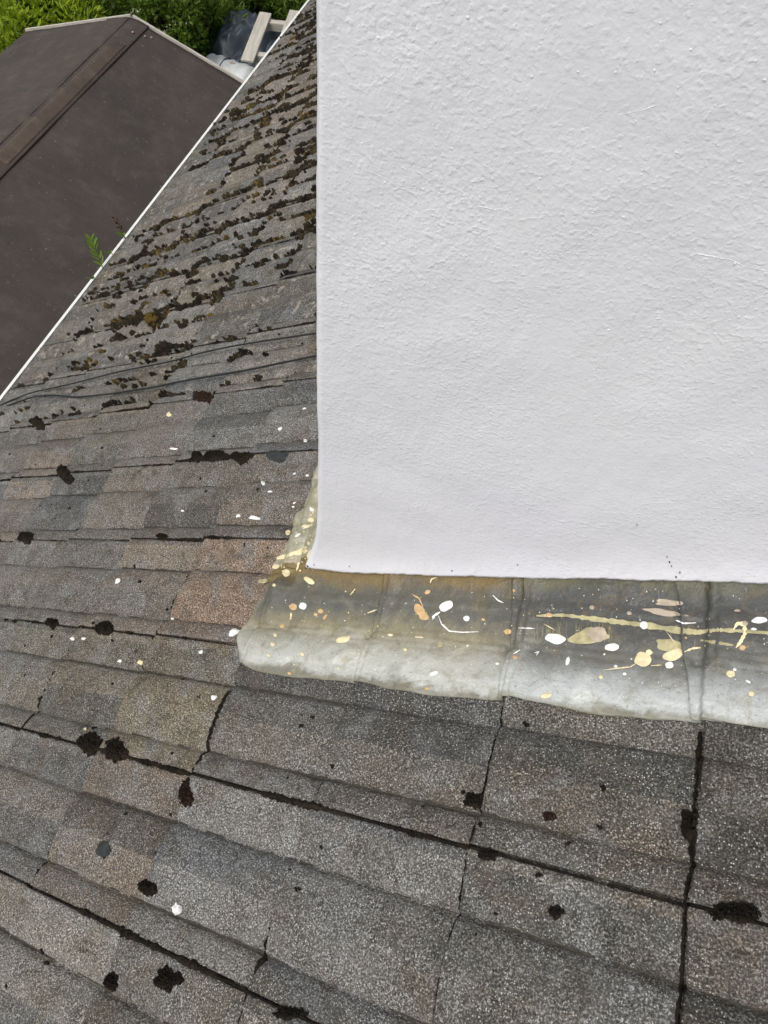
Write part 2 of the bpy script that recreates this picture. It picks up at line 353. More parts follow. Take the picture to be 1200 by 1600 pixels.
for j in range(-4, 20):
    for i in range(-2, 11):
        # course i has its butt edge at s = iG; row j has its far joint at t = (j+1) W
        s1, s0, t1, t0 = i * G, (i - 1) * G, (j + 1) * W, j * W
        wx1, wx0 = -s1 * CP, -s0 * CP
        if wx1 > CX + 0.06 and wx0 < CXR - 0.02 and t0 > CY + 0.12 and t1 < CYB - 0.05: continue
        if j < -1 and i > 8: continue
        o = add('roof_tile', rnd.choice(TILES), roof, (-s1 + rnd.uniform(-.003, .003), t1 + rnd.uniform(-.0012, .0012), rnd.uniform(-.0015, .001)),
                (rnd.uniform(-.004, .004), rnd.uniform(-.0015, .0015), rnd.uniform(-.005, .005)))
        c = SPECIAL.get((i, j)) or rnd.choice(PAL)
        k = rnd.uniform(0.9, 1.1); o.color = (c[0] * k, c[1] * k, c[2] * k, min(1.0, max(0.12, (j - 1.5) / 2.5))); ntile += 1
# sarking under the tiles, fascia, wall below (out of sight from above)
d = MB(); d.box((-(EAVE - 0.06) / 2 + 0.5, 2.5, -0.065), (EAVE + 0.94, 8.6, 0.04)); add('roof_deck', d.mesh('roof_deck', M_DECK), roof)
def in_roof(p): return RMI @ Vector(p)
ex = -EAVE * CP + 0.10
d = MB(); d.box((ex + 0.012, 2.5, -2.08), (0.024, 8.5, 0.19)); me = d.mesh('fascia', M_WHITE_PLASTIC); me.transform(RMI.to_4x4()); add('fascia', me, roof)
d = MB(); d.box((ex + 0.33, 2.5, -3.3), (0.3, 8.3, 2.2)); me = d.mesh('wall', M_BRICK); me.transform(RMI.to_4x4()); add('wall', me, roof)

# ------------------------------------------------------------------ chimney stack
def roof_z(x): return x * SP / CP               # world height of the roof datum over world x
def make_shaft():
    per = []                                     # perimeter: (x, y, which, fraction)
    NF, NS = 300, 70; rad = 0.012
    for k in range(NF + 1): per.append((CXR + (CX - CXR) * (k / NF), CY, 0))
    for k in range(1, NS + 1): per.append((CX, CY + (CYB - CY) * k / NS, 1))
    for k in range(1, 31): per.append((CX + (CXR - CX) * k / 30, CYB, 2))
    for k in range(1, 30): per.append((CXR, CYB + (CY - CYB) * k / 30, 3))
    rows = [0.0, 0.004, 0.010, 0.018, 0.028, 0.04] + [0.04 + 0.0155 * k for k in range(1, 100)]
    V = []; n = len(per)
    for h in rows:
        for (x, y, side) in per:
            zb = roof_z(x) + 0.044 / CP
            zb += 0.005 * noise.noise(Vector((x * 9, y * 9, 0))) + 0.0035 * noise.noise(Vector((x * 50, y * 50, 3))) + 0.003 * noise.noise(Vector((x * 140, y * 140, 5)))
            if side == 1: zb = roof_z(CX) + 0.040 / CP
            z = zb + h * (CZT - zb) / rows[-1]
            up = z - zb
            fl = 0.014 * math.exp(-(up / 0.05) ** 1.2)                 # bell-cast foot
            fc = 0.034 * math.exp(-(up / 0.11) ** 1.4)                # the corner kicks out further
            cx, cy = (CX + CXR) / 2, (CY + CYB) / 2
            px, py = x, y
            if side == 0: py -= fl; px += -fc * max(0, 1 - (x - CX) / 0.10) ** 2
            if side == 1: px -= fc * max(0.3, 1 - (y - CY) / 0.15); py -= fl * max(0, 1 - (y - CY) / 0.05)
            # slack corners
            for (qx, qy) in ((CX, CY), (CX, CYB), (CXR, CY), (CXR, CYB)):
                dd = math.hypot(x - qx, y - qy)
                if dd < rad:
                    q = (1 - dd / rad) ** 2 * rad * 0.42
                    px += q * (1 if qx < cx else -1); py += q * (1 if qy < cy else -1)
            P = Vector((x, y, z))
            nn = 0.0035 * noise.noise(P * 3.2) + 0.0016 * noise.noise(P * 11) + 0.0007 * noise.noise(P * 45)
            if side in (0, 2): py += nn * (-1 if side == 0 else 1)
            if side in (1, 3) or abs(x - CX) < 1e-6: px += 1.3 * nn * (-1 if x < cx else 1)
            V.append((px, py, z))
    Fc = []
    for a in range(len(rows) - 1):
        for b in range(n): c = (b + 1) % n; Fc.append((a * n + c, a * n + b, (a + 1) * n + b, (a + 1) * n + c))
    # the foot turns in under the render
    o = len(V)
    for (x, y, side) in per: V.append((x + (0.03 if x < 0 else -0.03) * (side in (1, 3)), y + (0.03 if side == 0 else -0.02 if side == 2 else 0), roof_z(x) + 0.03 / CP))
    for b in range(n): c = (b + 1) % n; Fc.append((b, c, o + c, o + b))
    return mesh_from('shaft', V, Fc, M_WALL, True)
chim = thing('chimney', 'white painted rough rendered chimney stack rising from the tiled roof', 'chimney', (CX, CY, roof_z(CX)))
CI = Matrix.Translation(Vector((-CX, -CY, -roof_z(CX))))
def chim_part(name, me):
    return add(name, me, chim, (-CX, -CY, -roof_z(CX)))
chim_part('shaft', make_shaft())
d = MB(); d.box(((CX + CXR) / 2, (CY + CYB) / 2, CZT + 0.04), (CXR - CX + 0.1, CYB - CY + 0.1, 0.079)); chim_part('cap', d.mesh('cap', M_WALL))
# trowel ridges and hairline cracks in the coat of render
def wall_pt(px, py): return at_y(px, py, CY)
for line, rr in (([(1090, 398), (1112, 402), (1140, 407), (1166, 417), (1200, 424), (1235, 436)], 0.0005), ([(902, 172), (930, 184), (965, 181), (1000, 172), (1030, 163)], 0.0004),
                 ([(540, 247), (565, 262), (590, 272), (622, 290), (660, 296)], 0.0005), ([(745, 323), (790, 329), (830, 331), (868, 334)], 0.0005), ([(640, 770), (637, 785), (641, 800)], 0.0005),
                 ([(900, 360), (930, 368), (965, 362)], 0.0005)):
    pts = []
    for (a, b) in zip(line[:-1], line[1:]):
        for q in range(5):
            px = a[0] + (b[0] - a[0]) * q / 5 + rnd.uniform(-1, 1); py = a[1] + (b[1] - a[1]) * q / 5 + rnd.uniform(-1.2, 1.2); p = wall_pt(px, py)
            pp = Vector((p.x, CY, p.z)); nn = 0.0035 * noise.noise(pp * 3.2) + 0.0016 * noise.noise(pp * 11); pts.append(Vector((p.x, CY - nn + 0.0002, p.z)))
    d = MB(); d.tube(pts, rr, 5); chim_part('render_ridge', d.mesh('render_ridge', M_WALL, True))
# raised grains and blobs in the paint
d = MB()
for _ in range(170):
    px = rnd.uniform(500, 1230); py = rnd.uniform(-30, 860); p = wall_pt(px, py); pp = Vector((p.x, CY, p.z))
    nn = 0.0035 * noise.noise(pp * 3.2) + 0.0016 * noise.noise(pp * 11); c = Vector((p.x, CY - nn, p.z)); a = rnd.uniform(0.0009, 0.0022) * (1.5 if rnd.random() < 0.06 else 1); q = rnd.uniform(0, 6)
    V = [c + Vector((0, -a * 0.55, a * 0.1))] + [c + Vector((a * math.cos(q + i * 1.047) * rnd.uniform(.7, 1.4), 0.0004, a * math.sin(q + i * 1.047) * rnd.uniform(.6, 1.1))) for i in range(6)]
    d.add(V, [(0, 1 + (i + 1) % 6, 1 + i) for i in range(6)])
tag(chim_part('render_grains', d.mesh('render_grains', M_WALL, True)), kind='stuff')

M_MOULD = mat_plain('black_mould', (0.03, 0.028, 0.025), 0.95, 0.4, 200, 0.5)
for (px, py, a) in ((480, 886, 0.0032), (484, 888, 0.0024), (477, 889, 0.002), (490, 884, 0.0012), (1042, 872, 0.0011), (1046, 880, 0.0013), (1049, 886, 0.0011), (1062, 896, 0.0012), (1056, 903, 0.0018), (808, 884, 0.0009), (706, 893, 0.0018), (742, 894, 0.001), (545, 886, 0.001), (995, 822, 0.0008)):
    p = at_y(px, py, CY - 0.0135 * (1 if py > 883 else 0.55)); d = MB(); V = [p + Vector((0, -0.001, 0))]
    for k in range(8): V.append(p + Vector((a * math.cos(k * .785) * rnd.uniform(.6, 1.5), 0.003, a * math.sin(k * .785) * rnd.uniform(.5, 1.3))))
    d.add(V, [(0, 1 + (k + 1) % 8, 1 + k) for k in range(8)]); chim_part('mould_spot', d.mesh('mould_spot', M_MOULD))

# ------------------------------------------------------------------ lead flashing
def smooth_tile(x, y):
    a = 0.0
    for dx in (-0.016, -0.006, 0.006, 0.016):
        for dy in (-0.022, -0.008, 0.008, 0.022): a += tile_n(x + dx, y + dy)
    return a / 16
XW = -0.962                                     # roof-frame x of the stack's lower corner at the flashing
def lead_n(x, y):
    q = (-x / G); dd = (q - round(q)) * G
    base = smooth_tile(x, y) + 0.0055
    base += 0.0065 * noise.noise(Vector((x * 10, y * 10, 4))) + 0.0028 * noise.noise(Vector((x * 34, y * 34, 9)))
    base -= 0.015 * math.exp(-((dd - 0.014 - 0.03 * (y - 0.05)) / 0.0095) ** 2)      # dent where the sheet drops over each course edge
    base += 0.0045 * math.exp(-((dd + 0.018) / 0.022) ** 2)
    base = max(base, tile_n(x, y) + 0.0052)
    # turned up at the wall
    if x > XW - 0.02: base += 0.030 * sstep(0.150, 0.215, y) * sstep(XW - 0.02, XW + 0.01, x)
    if y > 0.19: base += 0.014 * sstep(-0.955, -0.925, x) * sstep(0.19, 0.24, y)
    if y > 0.12: base += (0.010 * noise.noise(Vector((x * 21, y * 17, 6))) + 0.007 * abs(noise.noise(Vector((x * 30, y * 44, 2))))) * sstep(0.12, 0.2, y) * sstep(-0.93, -1.0, x)
    return base
def edge_y(x):                                   # front edge of the dressed lead
    return -0.061 + 0.010 * sstep(-0.7, 0.1, x) + 0.0045 * math.sin(x * 17 + 1) + 0.004 * noise.noise(Vector((x * 14, 2, 0))) + (0.012 * sstep(-0.98, -1.06, x))
def edge_x(y):                                   # lower edge of the apron
    return -1.062 - 0.034 * sstep(-0.04, 0.02, y) + 0.024 * sstep(0.03, 0.09, y) + 0.010 * math.sin(y * 39.6 + 2.0) + 0.006 * noise.noise(Vector((5, y * 16, 1)))
flash = thing('lead_flashing', 'paint-spattered grey lead flashing dressed over the tiles round the chimney foot', 'flashing', RM @ Vector((XW, CY, 0.0)), ROT)
FL = Vector((-XW, -CY, 0))
def lead_sheet(x0, x1, lift0, lift1, nx, lapseed):
    NY = 84; V = []; Fc = []
    for a in range(nx + 1):
        fx = a / nx
        for b in range(NY + 1):
            fy = b / NY
            y = 0; x = x0 + (x1 - x0) * fx
            if x0 > -1: x += (0.010 * noise.noise(Vector((fy * 3, lapseed, 0))) - (0.05 if x0 > -0.2 else 0.022) * fy) * max(0, 1 - fx * 4)
            ye = edge_y(x); y = ye + (0.222 - ye) * fy
            z = lead_n(x, y) + lift0 * max(0, 1 - fx * 7) + lift1
            if b == 0: z -= 0.0015
            V.append((x, y, z))
    return V, Fc, NY
def grid_mesh(name, V, nx, ny, mat, th):
    Fc = []; n = (nx + 1) * (ny + 1); V2 = V + [(v[0], v[1], v[2] - th) for v in V]
    for a in range(nx):
        for b in range(ny):
            i = a * (ny + 1) + b; Fc.append((i, i + ny + 1, i + ny + 2, i + 1)); Fc.append((n + i, n + i + 1, n + i + ny + 2, n + i + ny + 1))
    for b in range(ny):
        Fc.append((b, b + 1, n + b + 1, n + b)); i = nx * (ny + 1) + b; Fc.append((i, n + i, n + i + 1, i + 1))
    for a in range(nx):
        i = a * (ny + 1); Fc.append((i, n + i, n + i + ny + 1, i + ny + 1)); i += ny; Fc.append((i, i + ny + 1, n + i + ny + 1, n + i))
    return mesh_from(name, V2, Fc, mat, True)
sheets = []
for (x0, x1, l0, l1, nx, sd_) in ((-1.045, -0.345, 0.0, 0.0, 220, 1.0), (-0.356, 0.03, 0.007, 0.0022, 120, 2.3), (-0.014, 0.42, 0.007, 0.0044, 130, 4.1)):
    V, _, NY = lead_sheet(x0, x1, l0, l1, nx, sd_)
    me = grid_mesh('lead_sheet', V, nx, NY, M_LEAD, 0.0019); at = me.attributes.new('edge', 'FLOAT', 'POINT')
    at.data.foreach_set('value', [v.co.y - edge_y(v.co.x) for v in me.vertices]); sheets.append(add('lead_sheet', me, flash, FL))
# apron that turns the corner and runs along the lower face of the stack
V = []; nx, NY = 50, 230
for a in range(nx + 1):
    for b in range(NY + 1):
        y = -0.032 + (1.18 + 0.032) * b / NY; xe = edge_x(y); 
        xi = -1.00 + 0.125 * sstep(0.10, 0.20, y)
        x = xe + (xi - xe) * a / nx
        V.append((x, y, lead_n(x, y) - 0.0022 * sstep(0.24, 0.20, y) + (0.0 if a else -0.003)))
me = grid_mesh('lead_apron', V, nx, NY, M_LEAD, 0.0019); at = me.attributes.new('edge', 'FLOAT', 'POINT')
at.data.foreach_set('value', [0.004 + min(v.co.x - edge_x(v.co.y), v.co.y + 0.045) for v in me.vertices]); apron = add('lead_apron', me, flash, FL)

# ------------------------------------------------------------------ paint splashes (draped on lead or tile)
def drape(outline, fn, off, dome):
    c = (sum(p[0] for p in outline) / len(outline), sum(p[1] for p in outline) / len(outline)); V = []; n = len(outline)
    for q, h in ((1.0, 0.0), (0.86, dome * 0.8), (0.45, dome)):
        for p in outline:
            a = on_roof(c[0] + (p[0] - c[0]) * q, c[1] + (p[1] - c[1]) * q, fn, off); a.z += h; V.append(a)
    a = on_roof(c[0], c[1], fn, off); a.z += dome; V.append(a)
    Fc = []
    for r in range(2):
        for k in range(n): Fc.append((r * n + k, r * n + (k + 1) % n, (r + 1) * n + (k + 1) % n, (r + 1) * n + k))
    for k in range(n): Fc.append((2 * n + k, 2 * n + (k + 1) % n, 3 * n))
    return V, Fc
def lead_top(x, y):
    b = lead_n(x, y)
    fy = min(1, max(0, (y + 0.055) / 0.275)); c_, b_ = -0.014 - 0.05 * fy, -0.356 - 0.022 * fy
    if x > c_: return b + 0.0044 + 0.007 * max(0, 1 - (x - c_) / 0.06)
    if x > b_: return b + 0.0022 + 0.007 * max(0, 1 - (x - b_) / 0.055)
    return b
def blob(px, py, rx, ry, ang=0.0, rag=0.12, n=24):
    o = []; sd_ = rnd.uniform(0, 99); ca, sa = math.cos(math.radians(ang)), math.sin(math.radians(ang))
    for k in range(n):
        t = 2 * math.pi * k / n; q = 1 + rag * 2 * noise.noise(Vector((math.cos(t) * 1.3, math.sin(t) * 1.3, sd_)))
        x, y = rx * q * math.cos(t), ry * q * math.sin(t); o.append((px + x * ca - y * sa, py + x * sa + y * ca))
    return o
def streak(pts, wd):
    L, R_ = [], []
    P = []
    for a, b in zip(pts[:-1], pts[1:]):
        for q in range(8): P.append((a[0] + (b[0] - a[0]) * q / 8, a[1] + (b[1] - a[1]) * q / 8))
    P.append(pts[-1])
    for i, p in enumerate(P):
        a, b = P[max(0, i - 1)], P[min(len(P) - 1, i + 1)]; dx, dy = b[0] - a[0], b[1] - a[1]; l = math.hypot(dx, dy) or 1
        q = wd * (0.35 + 0.65 * math.sin(math.pi * (i + .4) / (len(P) - 0.2))) * rnd.uniform(0.6, 1.35) / 2
        L.append((p[0] - dy / l * q, p[1] + dx / l * q)); R_.append((p[0] + dy / l * q, p[1] - dx / l * q))
    return L, R_
def drape_strip(pts, wd, fn, off):
    L, R_ = streak(pts, wd); V = []; n = len(L)
    for p, q in zip(L, R_):
        c = ((p[0] + q[0]) / 2, (p[1] + q[1]) / 2)
        V += [on_roof(*p, fn, off), on_roof(*c, fn, off + 0.0007), on_roof(*q, fn, off)]
    Fc = []
    for i in range(n - 1):
        for k in range(2): Fc.append((3 * i + k, 3 * i + k + 1, 3 * i + k + 4, 3 * i + k + 3))
    return V, Fc
def sheet_for(px, py):
    p = on_roof(px, py, lead_top)
    if p.x < -1.04 or p.y > 0.225: return apron
    return sheets[2] if p.x > -0.04 else sheets[1] if p.x > -0.365 else sheets[0]
def splash(px, py, rx, ry, mat, ang=0, rag=0.12, off=0.0008, dome=0.0013):
    V, Fc = drape(blob(px, py, rx, ry, ang, rag), lead_top, off, dome); add('paint_splash', mesh_from('paint_splash', V, Fc, mat, True), sheet_for(px, py))
def dribble(pts, wd, mat, off=0.0012):
    V, Fc = drape_strip(pts, wd, lead_top, off); q = pts[len(pts) // 2]; add('paint_dribble', mesh_from('paint_dribble', V, Fc, mat, True), sheet_for(*q))
# broad brushed patches first, then drops over them
for a in ((888, 988, 66, 27, M_PAINT_B, 6, 0.25), (1045, 1008, 24, 9, M_PAINT_B, 10, 0.3), (1046, 942, 24, 4.5, M_PAINT_P, 4, 0.3), (1040, 957, 32, 4.5, M_PAINT_P, 8, 0.3)):
    for q in range(46 if a[2] > 50 else 0):
        x = a[0] + rnd.uniform(-a[2], a[2]); l = rnd.uniform(8, 20); dribble([(x, a[1] - l), (x + rnd.uniform(-3, 3), a[1] + rnd.uniform(-4, 4)), (x + rnd.uniform(-2, 2), a[1] + l * 0.8)], rnd.uniform(0.8, 2.0), M_PAINT_D, 0.0006)
    if a[2] < 50: splash(a[0], a[1], a[2], a[3], a[4], a[5], a[6], 0.0005, 0.0003)
splash(918, 996, 27, 13, M_PAINT_B, -6, 0.30, 0.0009, 0.0012); splash(932, 990, 16, 10, M_PAINT_P, -10, 0.30, 0.0020, 0.0010)
dribble([(838, 962), (880, 961), (920, 966), (960, 971), (1010, 977), (1060, 985), (1090, 988), (1120, 984), (1160, 986), (1215, 990)], 8.5, M_PAINT_B)
dribble([(1146, 984), (1152, 974), (1163, 975), (1164, 990), (1157, 1003), (1150, 1012)], 6.5, M_PAINT_C)
dribble([(1094, 1000), (1120, 1004), (1145, 1008)], 5, M_PAINT_B)
for (x, y, rx, ry, mt, an) in ((697, 947, 12, 7.5, 'W', -30), (729, 966, 5, 4.5, 'W', 0), (536, 999, 12, 5.5, 'C', -15), (656, 954, 12, 7, 'O', 50), (662, 963, 8, 6, 'O', 20), (668, 925, 5, 3, 'O', -30),
        (473, 947, 6, 5.5, 'W', 0), (458, 948, 6, 5, 'O', 0), (501, 955, 4.5, 3.5, 'O', 0), (508, 964, 5, 2.2, 'O', -50), (493, 960, 3, 2.4, 'O', 0), (430, 992, 3, 3, 'C', 0), (426, 1006, 4, 3, 'C', 20),
        (441, 978, 4, 3, 'O', 0), (472, 1022, 3.5, 3, 'C', 0), (431, 885, 6, 4, 'C', -20), (447, 895, 6, 6, 'C', 60), (428, 914, 3, 2.4, 'C', 0), (610, 992, 4, 2.4, 'C', 0), (633, 1015, 3, 2.6, 'C', 0), (678, 1052, 7, 3.2, 'W', -20),
        (667, 1076, 4, 2.6, 'O', 0), (793, 987, 6, 4.5, 'O', 0), (777, 1037, 3, 1.8, 'W', 0), (755, 968, 3, 2, 'O', 0), (867, 998, 16, 8, 'W', 10), (956, 1011, 11, 6, 'W', -5), (1005, 1030, 13.5, 11, 'C', 0), (1014, 1019, 5, 4.5, 'C', 0),
        (1052, 1023, 17, 8.5, 'C', -18), (1046, 1039, 6.5, 5.5, 'W', 0), (853, 1087, 9, 4, 'C', -12), (939, 1058, 3, 3, 'C', 0), (1142, 1053, 7, 5.5, 'C', 0), (1148, 1046, 3, 2.4, 'W', 0), (1174, 1084, 5, 4, 'C', 0), (1169, 1065, 4.5, 2, 'W', 30),
        (1006, 977, 7, 6, 'W', 20), (1187, 969, 12, 5, 'W', -5), (1178, 983, 5, 1.8, 'W', 5), (887, 1033, 3, 7, 'W', 15), (925, 949, 4, 3.4, 'P', 0), (983, 958, 4, 3.2, 'P', 0), (858, 961, 6, 3.5, 'O', 10), (805, 1027, 4, 3, 'O', 0),
        (1160, 1012, 5, 4, 'O', 0), (1164, 974, 5, 4, 'P', 0), (1107, 967, 3, 2.4, 'P', 0), (976, 1053, 3, 2.4, 'W', 0), (962, 1041, 3, 2.2, 'W', 0), (1152, 954, 5, 2, 'P', 0), (802, 923, 3, 2.6, 'O', 0), (688, 1007, 4.5, 4, 'B', 0),
        (450, 832, 4, 4, 'C', 40), (465, 836, 5, 2, 'W', -30), (486, 812, 5, 4, 'C', 0), (488, 797, 3, 2.5, 'W', 0), (478, 822, 6, 3, 'C', 10), (441, 870, 9, 3.5, 'C', -12), (470, 862, 12, 5, 'C', -18), (455, 877, 11, 2.6, 'P', -5), (488, 868, 8, 10, 'C', 20),
        (483, 907, 9, 4.5, 'C', 30), (466, 886, 3, 8, 'C', 10), (411, 908, 8, 3.5, 'B', -10), (420, 1024, 3, 2, 'C', 0), (452, 1052, 3, 2.4, 'O', 0)):
    splash(x, y, rx, ry, {'W': M_PAINT_W, 'C': M_PAINT_C, 'O': M_PAINT_O, 'P': M_PAINT_P, 'B': M_PAINT_B}[mt], an, 0.09)
for pts, wd, mt in (([(688, 956), (678, 962), (676, 968)], 4, 'W'), ([(685, 962), (690, 975), (702, 986), (722, 988), (748, 987)], 2.2, 'W'), ([(643, 928), (655, 935), (661, 948)], 2.4, 'O'), ([(672, 911), (674, 905), (682, 902)], 2.6, 'C'),
        ([(943, 1047), (965, 1044), (985, 1042), (996, 1035)], 2, 'C'), ([(1017, 1040), (1034, 1039)], 2, 'C'), ([(1066, 1020), (1082, 1013), (1095, 1012)], 3.2, 'C'), ([(810, 981), (836, 982)], 2, 'W'), ([(455, 957), (454, 968)], 3.4, 'C'),
        ([(1056, 969), (1068, 974), (1088, 973)], 2.6, 'W'), ([(770, 930), (778, 938), (787, 942)], 2, 'W'), ([(648, 995), (662, 996)], 2.4, 'C'), ([(802, 1022), (813, 1015)], 2, 'W'), ([(835, 1020), (842, 1018), (838, 1024)], 2, 'W'),
        ([(547, 930), (555, 920)], 2, 'C'), ([(574, 958), (590, 952)], 2, 'C'), ([(850, 975), (868, 985)], 1.2, 'C'), ([(1040, 985), (1060, 1012)], 1.2, 'C'), ([(474, 826), (484, 820)], 2.5, 'W'), ([(432, 873), (455, 866), (480, 855)], 5, 'C')):
    dribble(pts, wd, {'W': M_PAINT_W, 'C': M_PAINT_C, 'O': M_PAINT_O}[mt])
# mist of tiny drops
def drops(n, region, fn, off, parent, offset, mats, name, smin, smax):
    for mt, frac in mats:
        d = MB()
        for _ in range(int(n * frac)):
            px, py = region(); pc_ = on_roof(px, py, fn)
            if pc_.x < edge_x(pc_.y) + 0.004: continue
            r_ = rnd.uniform(smin, smax) * (1.8 if rnd.random() < 0.08 else 1)
            o = blob(px, py, r_, r_ * rnd.uniform(.5, .9), rnd.uniform(0, 180), 0.15, 6); V = [on_roof(*q, fn, off) for q in o]; c = on_roof(px, py, fn, off + 0.0005)
            d.add(V + [c], [(i, (i + 1) % 6, 6) for i in range(6)])
        tag(add(name, d.mesh(name, mt), parent, offset), kind='stuff')
def reg_lead():
    x = rnd.uniform(400, 1210); return x, rnd.uniform(915, 1040 + (x - 400) * 0.09)
drops(260, reg_lead, lead_top, 0.0009, flash, FL, ((M_PAINT_W, 0.45), (M_PAINT_C, 0.4), (M_PAINT_O, 0.15)), 'paint_mist', 0.5, 1.2)
drops(60, lambda: (rnd.uniform(435, 490), rnd.uniform(780, 900)), lead_top, 0.0009, flash, FL, ((M_PAINT_C, 1.0),), 'paint_mist', 0.7, 1.8)

# paint spots and droppings on the tiles
def tile_top(x, y): return tile_n(x, y)
for (x, y, rx, ry, mt, an) in ((264, 648, 4, 4, 'C', 0), (271, 701, 8, 2, 'W', 8), (437, 670, 4, 3, 'W', -30), (477, 689, 3, 3, 'W', 0), (476, 638, 3, 2, 'W', -20), (372, 806, 4, 3.5, 'W', -20), (399, 809, 10, 3.2, 'W', 5), (422, 768, 4, 2, 'W', 0),
        (184, 908, 6, 4, 'W', -40), (113, 998, 4, 3, 'W', 0), (130, 998, 4, 2.5, 'W', 0), (219, 1035, 5, 4, 'C', 0), (187, 1033, 4, 2.4, 'W', 0), (314, 1019, 4, 3, 'W', 0), (334, 1090, 6, 4, 'W', -10), (133, 1139, 3, 2.5, 'C', 0), (269, 967, 3, 2.4, 'W', 0),
        (460, 740, 3, 1.5, 'W', -30), (480, 743, 3, 2, 'W', -20), (285, 798, 2.5, 2, 'W', 0), (411, 754, 4, 4, 'W', 0), (460, 786, 3, 1.4, 'W', -20), (458, 792, 3, 1.3, 'W', -10)):
    V, Fc = drape(blob(x, y, rx * 0.85, ry * 0.85, an, 0.3), tile_top, 0.0013, 0.0012)
    add('paint_spot', mesh_from('paint_spot', V, Fc, M_PAINT_C if mt == 'C' else M_PAINT_W, True), roof)
# dark soft lichen stains that read as flat discs
M_STAIN = mat_plain('dark_lichen', (0.030, 0.034, 0.034), 0.95, 0.4, 90, 0.4)
for (x, y, rx, ry, an) in ((161, 1328, 10, 14, 10), (432, 712, 16, 9, 5)):
    V, Fc = drape(blob(x, y, rx, ry, an, 0.22), tile_top, 0.0012, 0.0010); add('lichen_patch', mesh_from('lichen_patch', V, Fc, M_STAIN, True), roof)

# ------------------------------------------------------------------ moss
def clump_geo(rx, ry, h, rings, seg, seed, rough=0.35):
    """ragged cushion in its own frame; rx along the slope, ry along the eaves"""
    V = [(0, 0, h)]; Fc = []
    for r in range(1, rings + 1):
        q = r / rings
        for k in range(seg):
            t = 2 * math.pi * (k + 0.5 * (r % 2)) / seg; e = Vector((math.cos(t) * 1.6, math.sin(t) * 1.6, seed))
            rad = q * (1 + rough * 1.6 * noise.noise(e) + rough * 0.8 * noise.noise(e * 3.1))
            z = h * (1 - q ** 2.4) * (0.72 + 0.75 * noise.noise(Vector((math.cos(t) * q * 4, math.sin(t) * q * 4, seed + 7))) ) + h * 0.20 * noise.noise(Vector((k * 9.1, r * 7.3, seed)))
            if r == rings: z = -0.006
            V.append((rx * rad * math.cos(t), ry * rad * math.sin(t), z))
    for k in range(seg): Fc.append((0, 1 + k, 1 + (k + 1) % seg))
    for r in range(rings - 1):
        for k in range(seg):
            a, b = 1 + r * seg + k, 1 + r * seg + (k + 1) % seg; Fc.append((a, a + seg, b + seg, b))
    return V, Fc
def tuft(d, x, y, z, r_, h, seg, rr):
    V = []; n0 = rr.uniform(0, 6)
    for q, hh in ((1.0, -0.35), (0.92, 0.35), (0.58, 0.82)):
        for k in range(seg):
            t = n0 + 2 * math.pi * k / seg; e = r_ * q * rr.uniform(0.78, 1.22); V.append((x + e * math.cos(t), y + e * math.sin(t), z + h * hh * rr.uniform(0.8, 1.2)))
    V.append((x, y, z + h)); Fc = []
    for r in range(2):
        for k in range(seg): Fc.append((r * seg + k, r * seg + (k + 1) % seg, (r + 1) * seg + (k + 1) % seg, (r + 1) * seg + k))
    for k in range(seg): Fc.append((2 * seg + k, 2 * seg + (k + 1) % seg, 3 * seg))
    d.add(V, Fc)
def px_size(p):                                   # metres per photo pixel at roof-frame point p
    return ((p - CL).dot(RMI @ RZ)) / F
# the larger cushions near the camera, each its own thing
NEAR = [((143, 1165), 15, 17, 'left of the twin round black moss clumps on the tiles at lower left'), ((181, 1173), 21, 17, 'larger right one of the twin black moss clumps on the lower left tiles'),
        ((289, 1240), 13, 18, 'dark brown moss wedge at a tile corner right of the twin black clumps'), ((262, 1530), 24, 20, 'round black moss cushion alone on a tile near the bottom edge'),
        ((174, 1535), 14, 16, 'black moss lump in a tile crease left of the round bottom cushion'), ((226, 1386), 15, 13, 'black moss lump at a tile corner above the white paint flake'),
        ((743, 1251), 15, 12, 'dark moss lump on the tile edge below the middle of the flashing'), ((762, 1335), 16, 10, 'dark moss lump where four tiles meet below the flashing'),
        ((868, 1426), 13, 10, 'small round black moss cushion alone on a dark tile at lower right'), ((1150, 1426), 48, 18, 'wide black moss mass in the tile joint at the right edge'),
        ((858, 1275), 11, 8, 'small flat brown moss pad on a dark tile below the flashing'), ((1076, 1290), 12, 27, 'long black moss strip up the tile edge below the flashing at right'), ((308, 714), 10, 7, 'left black moss clump of the three in a row left of the chimney'),
        ((335, 713), 21, 7, 'widest black moss clump, middle of three in a row left of the chimney'), ((377, 716), 14, 9, 'right black moss clump of the three in a row left of the chimney'),
        ((163, 983), 15, 11, 'black round moss clump on the tile joint left of the flashing'), ((82, 974), 10, 8, 'black moss clump left of the round one on the same tile joint'),
        ((40, 841), 13, 9, 'dark moss clump in the tile joint at the left edge of the roof'), ((98, 737), 11, 7, 'dark moss clump at a tile corner far left below the cables'),
        ((317, 620), 18, 7, 'reddish brown moss clump just below the two black cables'), ((237, 497), 13, 8, 'olive gold moss cushion high on the far tiles above the cables'),
        ((452, 1583), 30, 11, 'dark moss strip in the tile joint at the bottom edge of the photo'), ((255, 839), 10, 4.5, 'small flat black moss pad in the tile joint left of the apron'),
        ((57, 660), 11, 6, 'dark moss clump on the tiles below the left end of the cables')]
M_GOLD = mat_plain('golden_moss', (0.10, 0.066, 0.016), 0.97, 0.6, 160, 1.0, 0.1, 0.006)
M_RED = mat_plain('reddish_moss', (0.034, 0.020, 0.014), 0.97, 0.6, 200, 1.0, 0.1, 0.006)
